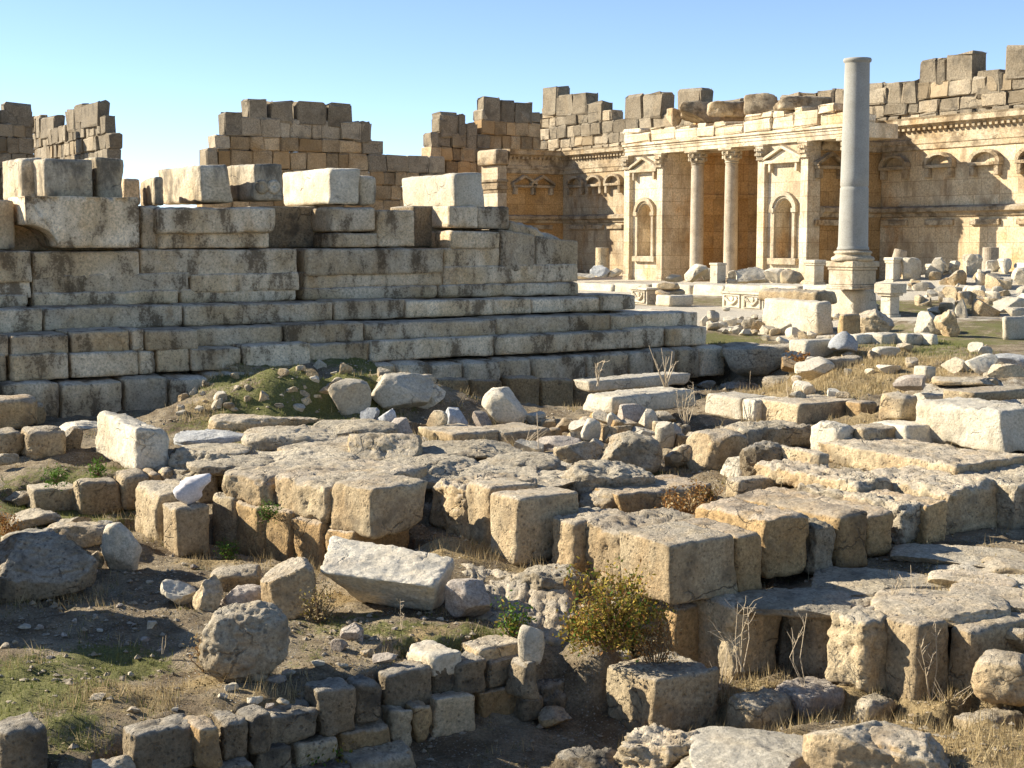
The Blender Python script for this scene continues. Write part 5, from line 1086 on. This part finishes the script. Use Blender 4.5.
# column stubs
def stub(label, cx, yt, yb, w, D, mat, tiltdeg=0):
    b0 = at_d(cx, yb, D); k = D / FPX; r = w * k / 2; h = (yb - yt) * k
    m = MB().lathe([(r, -.6), (r, h * .5), (r * .98, h), (r * .93, h + .02)], n=24); V = m.V[0]; a = math.radians(tiltdeg)
    m.V[0] = np.stack([V[:, 0] * math.cos(a) + V[:, 2] * math.sin(a), V[:, 1], -V[:, 0] * math.sin(a) + V[:, 2] * math.cos(a)], -1)
    o = m.build("column_stub", M[mat], smooth=False, loc=b0); return tag(o, label, "column stub")
stub("upright red granite column stub among the rubble at right", 990, 248, 272, 16, 68, 'pink'); stub("leaning red granite stub behind the slim pillar", 896, 250, 268, 13, 70, 'pink', 14)
stub("pale column stub on a bluish base in the shaded bay left of the exedra", 602, 248, 268, 13, 99, 'ash')
R_("bluish broken base under the pale column stub", 600, 277, 22, 12, D=98, mat='blue'); R_("pale broken stone right of the pale column stub", 616, 277, 14, 9, D=98, mat='pale'); R_("flat pale stone left of the stub's bluish base", 584, 279, 22, 6, D=97, mat='pale')
# stones before the exedra
for a in [("round boulder between the exedra's left pier and first column", 696, 281, 24, 17, 84), ("pale stone behind the pale square pillar", 707, 280, 14, 12, 86), ("largest rounded boulder in front of the exedra", 751, 284, 30, 18, 82), ("rounded boulder below the exedra's right pier", 775, 284, 24, 16, 80),
          ("pitted boulder left of the short square pillar", 792, 285, 24, 16, 77), ("low stone at the foot of the exedra's left pier", 674, 282, 18, 8, 86), ("small dark block right of the pale square pillar", 732, 286, 12, 7, 80), ("stone in front of the exedra's second column", 735, 281, 16, 11, 84)]:
    R_(a[0], a[1], a[2], a[3], a[4], D=a[5], mat='ash' if 'pitted' in a[0] else 'pale', cuts=5, rough=.08, px=2.2)
# rubble field right of the altars
field = [(565,165,80,90,62,'pale'),(640,110,62,70,66,'pale'),(668,150,70,84,63,'pale'),(745,108,80,46,66,'pale'),(812,135,76,74,64,'pale'),(750,182,86,70,61,'ash'),(850,175,62,64,61,'pale'),(915,192,84,62,60,'ash'),(942,160,62,52,63,'pale'),(1002,170,66,66,62,'pale'),
         (962,112,62,44,66,'pale'),(622,263,62,48,55,'ash'),(735,250,92,70,55,'ash'),(842,235,92,60,56,'pale'),(868,308,96,82,50,'ash'),(715,290,56,64,52,'pale'),(775,312,46,90,51,'pale'),(962,290,126,70,53,'pale'),(985,312,90,46,51,'pale'),(1010,260,60,50,56,'pale'),
         (590,215,60,40,60,'ash'),(640,200,52,30,61,'pale'),(780,215,50,34,59,'pale'),(900,240,60,40,57,'pale'),(690,215,50,34,58,'pale'),(565,120,60,40,66,'pale'),(520,150,40,36,64,'ash'),(1020,220,50,40,58,'pale'),(940,232,50,36,58,'ash'),(700,100,50,34,68,'pale'),(600,100,50,30,68,'pale'),(860,112,60,34,67,'pale'),(905,120,50,36,66,'ash')]
desc = ["tumbled pale stone in the rubble field right of the altars"]
rs0 = np.random.RandomState(12)
for cx, by, w, h, D, m in field:
    R_(desc[0], 768 + cx / 4, 240 + by / 4, w / 4 + 1, h / 4 * .85 + 1, mat=m, cuts=3, p=4.5, rough=.07, px=2.2, yaw=float(rs0.uniform(-60, 60)), group="tumbled stones in the rubble field right of the altars", name="rubble_stone", cat="rubble stone", sink=.3)
rs1 = np.random.RandomState(41)
for k in range(75):
    cx, by = rs1.uniform(868, 1030), 262 + 56 * rs1.uniform(0, 1) ** 1.3; w = rs1.uniform(6, 17)
    if 876 < cx < 908 and by > 285: continue
    R_(desc[0], cx, by, w, w * rs1.uniform(.55, .95), mat=['pale', 'ash', 'ash'][int(rs1.randint(3))], cuts=3, p=4.5, rough=.07, px=2.2, group="tumbled stones in the rubble field right of the altars", name="rubble_stone", cat="rubble stone", sink=.3)
# rubble strewn on the court beside the podium's end
rs = np.random.RandomState(8)
strew = [(612,250,48,46),(618,285,62,32),(680,265,52,36),(755,275,56,40),(790,290,60,40),(830,300,60,34),(710,300,44,26),(740,305,60,26),(575,265,30,40),(650,270,40,20),(720,262,40,22),(860,270,40,28),(770,305,40,22),(900,300,70,46),(940,315,76,44),(890,340,50,30),(1000,290,50,36),(985,250,50,30),
         (975,320,44,30),(920,290,44,30),(860,305,40,28),(800,268,34,22),(1010,320,40,30),(690,290,30,18),(660,295,26,16),(820,325,40,20),(600,268,26,22)]
for cx, by, w, h in strew:
    R_("pale rubble stone strewn on the court between podium and great cornice block", 560 + cx / 4, 260 + by / 4, w / 4 + 1, h / 4 + 1, mat=['pale', 'pale', 'ash'][int(rs.randint(3))], cuts=7, rough=.05, px=2.4, group="rubble stones strewn on the court beside the podium", name="rubble_stone", cat="rubble stone", sink=.15)
for k in range(34):
    cx, by = rs.uniform(690, 870), rs.uniform(300, 338); w = rs.uniform(4, 10)
    R_("pale rubble stone strewn on the court between podium and great cornice block", cx, by, w, w * rs.uniform(.5, .8), mat=['pale', 'pale', 'ash'][int(rs.randint(3))], cuts=5, rough=.05, px=2.2, group="rubble stones strewn on the court beside the podium", name="rubble_stone", cat="rubble stone", sink=.2)
# little stones of the lower left ground
gl = [(340,655,24,18),(352,648,30,24),(367,660,18,12),(385,672,32,18),(318,668,18,9),(342,676,16,9),(290,677,22,10),(275,685,30,12),(232,694,18,12),(222,700,14,8),(123,681,9,7),(131,680,9,7),(152,680,9,5),(24,630,17,7),(55,610,9,7),(64,638,8,7),(40,630,10,7),(152,633,12,10),(145,642,12,7),(74,623,8,6),
      (94,580,10,8),(55,700,8,4),(10,705,10,5),(68,684,14,5),(56,685,12,5),(5,650,12,8),(15,646,8,6),(178,693,10,6),(190,660,10,8),(160,652,9,5),(98,705,22,9),(133,716,20,10),(175,718,10,6),(210,725,14,8),(255,705,20,12),(300,700,14,8),(310,690,12,8),(283,706,16,10),(248,725,10,8),(330,690,10,6),(357,680,10,6),
      (270,712,12,9),(195,570,12,8),(150,585,10,5),(120,610,9,5),(95,620,8,5),(100,635,8,5),(405,684,10,6),(366,640,12,6),(440,622,10,5),(395,632,8,5),(350,636,8,4),(468,640,8,4),(50,662,8,4),(80,668,8,4),(116,640,7,4),(134,628,7,4)]
for cx, by, w, h in gl:
    R_("small loose stone scattered on the earth in the lower left", cx, by, w * .8, h * .8, mat=['pale', 'mauve', 'ash', 'ash'][int(rs.randint(4))], cuts=6, rough=.05, px=2.2, group="small loose stones scattered on the lower left ground", name="loose_stone", cat="loose stone", sink=.2)
# ruin outside the left edge of the view whose shadow falls into the picture
sh = at_z(-42, 640, -1.95)
for k, (dx, dy, w, h) in enumerate([(-.45, .1, 1.5, 2.2), (-.75, 2.1, 1.4, 2.3), (-1.2, -2.2, 1.4, 1.2)]):
    B(["middle", "far", "near"][k] + " squared block of the row standing just beyond the left edge", 0, 500, 600, base=np.array([sh[0] + dx - .9, sh[1] + dy, -2.0]), Lm=1.3, Rm=w, mat='ash', px=6) if False else None
    a = np.array([sh[0] + dx - 1.2, sh[1] + dy, -2.05]); Wd, Q = hexa_block(a, L2 * 1.3, U2 * w * .8, h, nseed(), .05, .08, 8)
    finish("ashlar_block", Wd, Q, 'ash', ["middle", "far", "near"][k] + " squared block of the row standing just beyond the left edge", "stone block")

# ------------------------------------------------------------------ the ground, dug down to the stones' feet
gx = axis(-9, 12, 0.085, 4000, 1.2); gy = axis(12.5, 40, 0.085, 4000, 1.12)
GX, GY = np.meshgrid(gx, gy, indexing='ij')
GZ = lowered(GX, GY, terrain(GX, GY))
idx = np.arange(GX.size).reshape(GX.shape)
GF = np.stack([idx[:-1, :-1], idx[1:, :-1], idx[1:, 1:], idx[:-1, 1:]], -1).reshape(-1, 4)
t = NT("earth_and_turf"); p = t.pos()
at_ = t.n("ShaderNodeAttribute", attribute_name="cover"); sep = t.n("ShaderNodeSeparateColor"); t.l(at_.outputs["Color"], sep.inputs[0])
soil = t.mix(t.rng(t.noise(p, 1.3, 8, .7), .36, .66), (0.145, 0.105, 0.06), (0.34, 0.27, 0.17))
peb = t.vor(p, 22); pm = t.rng(peb, 0.18, 0.3, 1, 0)
soil = t.mix(t.math('MULTIPLY', pm, t.rng(t.noise(p, 2.3, 4), .4, .6)), soil, (0.42, 0.38, 0.31))
n5 = t.noise(p, 2.2, 6, .7); n6 = t.noise(p, 8, 6, .75)
gm = t.rng(t.math('ADD', sep.outputs[0], t.math('ADD', t.math('MULTIPLY', t.math('SUBTRACT', n5, .5), 1.6), t.math('MULTIPLY', t.math('SUBTRACT', n6, .5), 1.8))), .36, .66, 0, .88)
turf = t.mix(t.noise(p, 9, 5, .7), (0.075, 0.095, 0.015), (0.22, 0.20, 0.07))
col = t.mix(gm, soil, turf)
dm = t.rng(t.math('ADD', sep.outputs[1], t.math('MULTIPLY', t.math('SUBTRACT', n5, .5), 1.4)), .4, .65)
pvs = 0
straw = t.mix(t.noise(p, 12, 6, .7), (0.22, 0.15, 0.065), (0.42, 0.32, 0.17)); col = t.mix(dm, col, straw)
pv = t.rng(t.math('ADD', sep.outputs[2], t.math('MULTIPLY', t.math('SUBTRACT', n5, .5), .9)), .4, .6)
col = t.mix(pv, col, t.mix(t.noise(p, 1.8, 8, .7), (0.62, 0.56, 0.44), (0.42, 0.35, 0.25)))
mo = t.rng(t.noise(p, 30, 5, .75), .25, .75, .55, 1.35); cm = t.n("ShaderNodeCombineXYZ")
for i in range(3): t.l(mo, cm.inputs[i])
t.l(t.mix(1, col, cm.outputs[0], 'MULTIPLY'), t.b.inputs["Base Color"])
t.bump(t.math('ADD', t.noise(p, 14, 8, .75), t.math('MULTIPLY', pm, .35)), 0.9, 0.06)
M['ground'] = t.m
gme = mesh_np("ground", np.stack([GX, GY, GZ], -1).reshape(-1, 3), GF, t.m)
ca = gme.color_attributes.new("cover", 'FLOAT_COLOR', 'POINT')
mg, md = mask(GREEN, GX, GY), np.clip(mask(DRY, GX, GY) * 1.25, 0, 1)
pavem = np.maximum(np.clip((GY - 40) / 6, 0, 1) * np.clip((GX + 30) / 10, 0, 1) * 0.85, mask(PAVE, GX, GY)) * (1 - .95 * np.clip(mg * 1.5, 0, 1))
ca.data.foreach_set("color", np.stack([mg, md, pavem, np.ones_like(mg)], -1).astype(np.float32).ravel())
tag(link("ground", gme), "stony excavated earth with turf patches", None, kind="structure")


# ------------------------------------------------------------------ vegetation and gravel
def leafmat(name, a, b, tr=0.25):
    t = NT(name); g = t.n("ShaderNodeNewGeometry"); p = t.pos()
    t.l(t.mix(g.outputs["Random Per Island"], a, b), t.b.inputs["Base Color"]); t.b.inputs["Roughness"].default_value = .7
    d = t.n("ShaderNodeBsdfTranslucent"); t.l(t.mix(g.outputs["Random Per Island"], a, b), d.inputs[0]); m = t.n("ShaderNodeMixShader"); m.inputs[0].default_value = tr
    t.l(t.b.outputs[0], m.inputs[1]); t.l(d.outputs[0], m.inputs[2]); t.l(m.outputs[0], t.N["Material Output"].inputs[0]); return t.m
M['grass'] = leafmat("grass_blade", (0.09, 0.12, 0.02), (0.24, 0.22, 0.07)); M['straw'] = leafmat("dry_straw", (0.30, 0.21, 0.09), (0.52, 0.41, 0.22))
M['leaf'] = leafmat("bush_leaf", (0.11, 0.115, 0.018), (0.44, 0.30, 0.05)); M['rustleaf'] = leafmat("rusty_leaf", (0.22, 0.09, 0.02), (0.36, 0.20, 0.06)); M['green'] = leafmat("green_leaf", (0.06, 0.13, 0.01), (0.12, 0.2, 0.03))
M['twig'] = leafmat("dry_twig", (0.42, 0.33, 0.2), (0.5, 0.4, 0.27), 0); M['stem'] = leafmat("brown_stem", (0.16, 0.10, 0.05), (0.2, 0.13, 0.07), 0)
rg = np.random.RandomState(77)
def blades(name, n, maskl, hmin, hmax, wid, mat, label, cat_kind="stuff", x0=-9, x1=13, y0=12, y1=45, lean=.5, power=1.6):
    x = rg.uniform(x0, x1, n); y = y0 + (y1 - y0) * rg.uniform(0, 1, n) ** power
    m = mask(maskl, x, y) * 1.2; q = np.stack([x, y, np.zeros(n)], -1); keep = rg.uniform(0, 1, n) < np.clip(m * 1.5 + fbm(q * 2.1, 2) * 1.1 - .35, 0, 1); x, y = x[keep], y[keep]
    px, py = project(np.stack([x, y, np.full(len(x), -1.0)], -1)); k = (px > -40) & (px < 1064); x, y = x[k], y[k]; n = len(x)
    z = lowered(x, y, terrain(x, y)); h = rg.uniform(hmin, hmax, n); a = rg.uniform(0, 6.28, n); l = rg.uniform(0, lean, n) * h; w = wid * rg.uniform(.6, 1.4, n) * np.clip(y / 20, 1, 2)
    dx, dy = np.cos(a), np.sin(a); b = rg.uniform(0, 6.28, n)
    P0 = np.stack([x - dx * w, y - dy * w, z - .02], -1); P1 = np.stack([x + dx * w, y + dy * w, z - .02], -1); P2 = np.stack([x + np.cos(b) * l, y + np.sin(b) * l, z + h], -1)
    V = np.stack([P0, P1, P2], 1).reshape(-1, 3); F = np.arange(3 * n).reshape(-1, 3)
    print(name, n)
    tag(link(name, mesh_np(name, V, F, M[mat], False)), label, None, kind="stuff")
blades("green_grass", 260000, GREEN, .015, .08, .006, 'grass', "short green grass on the terraces and court")
blades("dry_grass", 300000, DRY, .05, .22, .005, 'straw', "dry straw coloured grass between the stones", lean=.8)
# dead leaves and chaff on the earth
n = 60000; x = rg.uniform(-7, 9, n); y = 12.5 + 14 * rg.uniform(0, 1, n) ** 1.3; q = np.stack([x, y, 0 * x], -1); keep = fbm(q * 1.1 + 4, 3) + rg.uniform(-.5, .5, n) > .1; x, y = x[keep], y[keep]; z = lowered(x, y, terrain(x, y)); n = len(x)
d = rg.normal(size=(n, 3)); d[:, 2] *= .5; d /= np.linalg.norm(d, axis=1, keepdims=True); e_ = np.cross(d, rg.normal(size=(n, 3))); e_ /= np.linalg.norm(e_, axis=1, keepdims=True); s = rg.uniform(.008, .03, n)[:, None]; c = np.stack([x, y, z + .015], -1)
V = np.stack([c - d * s, c + e_ * s * .4, c + d * s, c - e_ * s * .4], 1).reshape(-1, 3)
M['litter'] = leafmat("leaf_litter", (0.11, 0.085, 0.03), (0.34, 0.26, 0.13), .1)
tag(link("leaf_litter", mesh_np("leaf_litter", V, np.arange(4 * n).reshape(-1, 4), M['litter'], False)), "brown dead leaves and chaff on the excavated earth", None, kind="stuff")
# gravel
n = 22000
x = rg.uniform(-8, 11, n); y = 12.5 + 30 * rg.uniform(0, 1, n) ** 1.7; q = np.stack([x, y, 0 * x], -1)
keep = fbm(q * .8, 3) + rg.uniform(-.5, .6, n) > 0; x, y = x[keep], y[keep]; z = lowered(x, y, terrain(x, y)); n = len(x)
ico = np.array([[0, 0, 1], [.9, 0, .2], [.28, .85, .25], [-.72, .52, .2], [-.72, -.52, .15], [.28, -.85, .2], [0, 0, -.6]]); fi = np.array([[0, 1, 2], [0, 2, 3], [0, 3, 4], [0, 4, 5], [0, 5, 1], [6, 2, 1], [6, 3, 2], [6, 4, 3], [6, 5, 4], [6, 1, 5]])
s = .01 + .055 * rg.uniform(0, 1, n) ** 3.0; V = ico[None] * s[:, None, None] * rg.uniform(.6, 1.4, (n, 7, 3)); a = rg.uniform(0, 6.28, n)
X = V[:, :, 0] * np.cos(a)[:, None] - V[:, :, 1] * np.sin(a)[:, None]; Y = V[:, :, 0] * np.sin(a)[:, None] + V[:, :, 1] * np.cos(a)[:, None]
V = np.stack([X + x[:, None], Y + y[:, None], V[:, :, 2] * .7 + z[:, None] + .004], -1)
tag(link("gravel", mesh_np("gravel", V.reshape(-1, 3), (fi[None] + 7 * np.arange(n)[:, None, None]).reshape(-1, 3), M['ash'], False)), "pale gravel and chips strewn over the earth", None, kind="stuff")

def leaves(cent, n, size, spread, r):
    c = np.asarray(cent)[r.randint(len(cent), size=n)] + r.normal(size=(n, 3)) * spread
    d = r.normal(size=(n, 3)); d /= np.linalg.norm(d, axis=1, keepdims=True); e = np.cross(d, r.normal(size=(n, 3))); e /= np.linalg.norm(e, axis=1, keepdims=True)
    s = size * r.uniform(.5, 1.3, n)[:, None]
    V = np.stack([c - d * s, c + e * s * .45, c + d * s, c - e * s * .45], 1).reshape(-1, 3); return V, np.arange(4 * n).reshape(-1, 4)
def bush(label, cx, by, w, h, z, nbr, nleaf, size, mats, seed, cat="bush", name="bush"):
    f = at_z(cx, by, z); k = f[1] / FPX; Wd, H = w * k / 2, h * k; r = np.random.RandomState(seed)
    root = empty(name, f); tag(root, label, cat); tips = []; m = MB()
    for i in range(nbr):
        a = r.uniform(0, 6.28); rr = Wd * r.uniform(.3, 1.0); top = np.array([math.cos(a) * rr, math.sin(a) * rr * .7, H * r.uniform(.02, 1.0)]); mid = top * .5 + r.normal(size=3) * .06; mid[2] += H * .1
        m.tube([(0, 0, -.05), mid, top], .010, .003, 4)
        for t in np.linspace(.1, 1, 8): tips.append(((1 - t) * mid + t * top) if t > .3 else mid * .8)
    m.build("stems", M['stem'], root)
    for mt, frac in mats:
        V, F = leaves(tips, int(nleaf * frac), size, .06, r); link("foliage", mesh_np("foliage", V, F, M[mt], False), (0, 0, 0), root)
bush("green and ochre leaved bush growing in the notch beside the big corner block", 612, 650, 118, 84, -2.0, 70, 4600, .032, [('leaf', .66), ('rustleaf', .22), ('green', .12)], 3)
bush("dry brown bush under the big corner block's near corner", 655, 672, 50, 62, -2.3, 18, 900, .022, [('rustleaf', .5), ('straw', .5)], 4)
bush("rusty orange weed patch in the sunken court", 684, 522, 64, 32, -1.38, 26, 1500, .030, [('rustleaf', .75), ('straw', .25)], 5, "weed", "weed_patch")
bush("rusty orange weed on the slab behind the wide orange stone", 706, 504, 30, 22, -1.36, 12, 400, .03, [('rustleaf', .8), ('leaf', .2)], 15, "weed", "weed_patch")
bush("small orange weed at the left edge", 8, 538, 26, 30, -1.66, 12, 420, .028, [('rustleaf', 1)], 6, "weed", "weed_patch")
bush("bright green tuft growing out of the double row's joint", 269, 516, 17, 13, -1.3, 14, 420, .022, [('green', 1)], 7, "plant", "plant")
bush("bright green tuft at the foot of the double row's left end", 228, 558, 20, 14, -1.88, 14, 420, .022, [('green', 1)], 8, "plant", "plant")
bush("leafy green weed on the grass terrace below the big pale boulder", 98, 473, 16, 11, -1.02, 12, 260, .03, [('green', 1)], 9, "plant", "plant")
bush("broad leafed green weed in the middle of the grass terrace", 55, 480, 22, 10, -1.02, 12, 260, .03, [('green', 1)], 10, "plant", "plant")
bush("yellow green weed at the foot of the little stone wall at the bottom", 322, 772, 56, 26, -2.9, 14, 420, .03, [('leaf', .6), ('green', .4)], 12, "weed", "weed_patch")
bush("dark green weed in the shade right of the big tilted boulder", 512, 634, 30, 34, -1.95, 14, 500, .03, [('leaf', .3), ('green', .7)], 13, "weed", "weed_patch")
bush("reddish dry weed at the edge of the podium's shadow", 800, 366, 26, 14, -.35, 10, 260, .05, [('rustleaf', 1)], 14, "weed", "weed_patch")
bush("dry brown tuft at the left foot of the round grey boulder", 204, 668, 24, 32, -2.0, 14, 420, .02, [('straw', .7), ('rustleaf', .3)], 16, "weed", "weed_patch")
bush("dry tuft between the upright rounded boulder and the tilted one", 318, 620, 40, 40, -1.92, 18, 700, .02, [('straw', .7), ('leaf', .3)], 17, "weed", "weed_patch")

def twig(label, cx, by, w, h, z, nb, seed, mat='twig', thick=.006, name="dry_weed", group=None, side=True):
    f = at_z(cx, by, z); k = f[1] / FPX; r = np.random.RandomState(seed); Wd, H = w * k, h * k; m = MB()
    for i in range(nb):
        top = np.array([r.uniform(-.5, .5) * Wd, r.uniform(-.2, .2) * Wd, H * (1 if i == 0 else r.uniform(.5, 1))]); base = np.array([r.uniform(-.08, .08) * Wd, 0, -.05])
        mid = base * .5 + top * .5 + r.normal(size=3) * .05 * H; m.tube([base, mid, top], thick, thick * .5, 4)
        if side:
            for j in range(4):
                t = r.uniform(.4, .95); p = mid * (1 - t) + top * t; q = p + np.array([r.uniform(-.3, .3) * Wd, r.uniform(-.1, .1), r.uniform(.0, .2) * H]); m.tube([p, (p + q) / 2 + r.normal(size=3) * .01, q], thick * .6, thick * .4, 4)
    o = m.build(name, M[mat], loc=f); return tag(o, label, "dry weed", group)
twig("tangled bare twig in front of the rounded dark stone", 742, 668, 56, 66, -2.3, 6, 1); twig("bare branching stalk before the shaded grey lower block", 806, 686, 30, 78, -2.42, 3, 2)
twig("leaning bare stalk in front of the brightest lower block", 932, 704, 40, 84, -2.5, 4, 3); twig("small branched weed behind the pitted lower block", 890, 606, 26, 28, -1.66, 5, 4); twig("pair of thin upright stalks below the long row", 914, 604, 14, 40, -1.66, 3, 5, side=False)
twig("dead stalk on the shadowed earth in the lower left", 162, 650, 12, 16, -1.9, 2, 6, side=False)
twig("tall single stalk standing left of the rubble heap", 539, 458, 5, 46, -1.15, 1, 7, side=False, thick=.012); twig("little dry bush on the podium's foundation course", 597, 384, 22, 24, -.15, 5, 8, thick=.012)
twig("cluster of tall dry stems behind the slabs of the rubble heap", 666, 385, 36, 40, -.2, 12, 9, side=False, thick=.012); twig("tall stalk in the shadowed hollow right of the heap", 749, 395, 4, 24, -1.2, 2, 10, side=False, thick=.016)
twig("stalk with a dry head at the edge of the dry grass", 790, 402, 14, 28, -.6, 3, 11, thick=.014); twig("dry stems on the mossy podium corner at left", 186, 378, 12, 34, -.4, 3, 12, thick=.012)
twig("dry stems beside the tilted slab's right corner", 686, 425, 22, 44, -.9, 7, 13, thick=.010); twig("thin stalk with seed heads before the big tilted boulder", 400, 632, 20, 34, -1.92, 4, 14, thick=.005)
twig("hanging straw at the end of the little stone wall", 526, 690, 6, 60, -2.5, 2, 15, side=False, thick=.006); twig("straw tangle at the foot of the brightest lower block", 950, 706, 60, 30, -2.45, 10, 16, side=False, thick=.004)
twig("dry straw tuft behind the squared middle block", 585, 570, 40, 14, -1.75, 12, 17, side=False, thick=.004); twig("tall straws among the stones below the brightest stones right of the big rough block", 722, 690, 30, 50, -2.6, 5, 18, side=False, thick=.006)
twig("dry straws along the kerb behind the eroded paving", 520, 450, 60, 22, -1.1, 14, 19, side=False, thick=.008); twig("straws growing along the dark edge of the long eroded slab", 985, 478, 70, 18, -1.0, 14, 20, side=False, thick=.006)
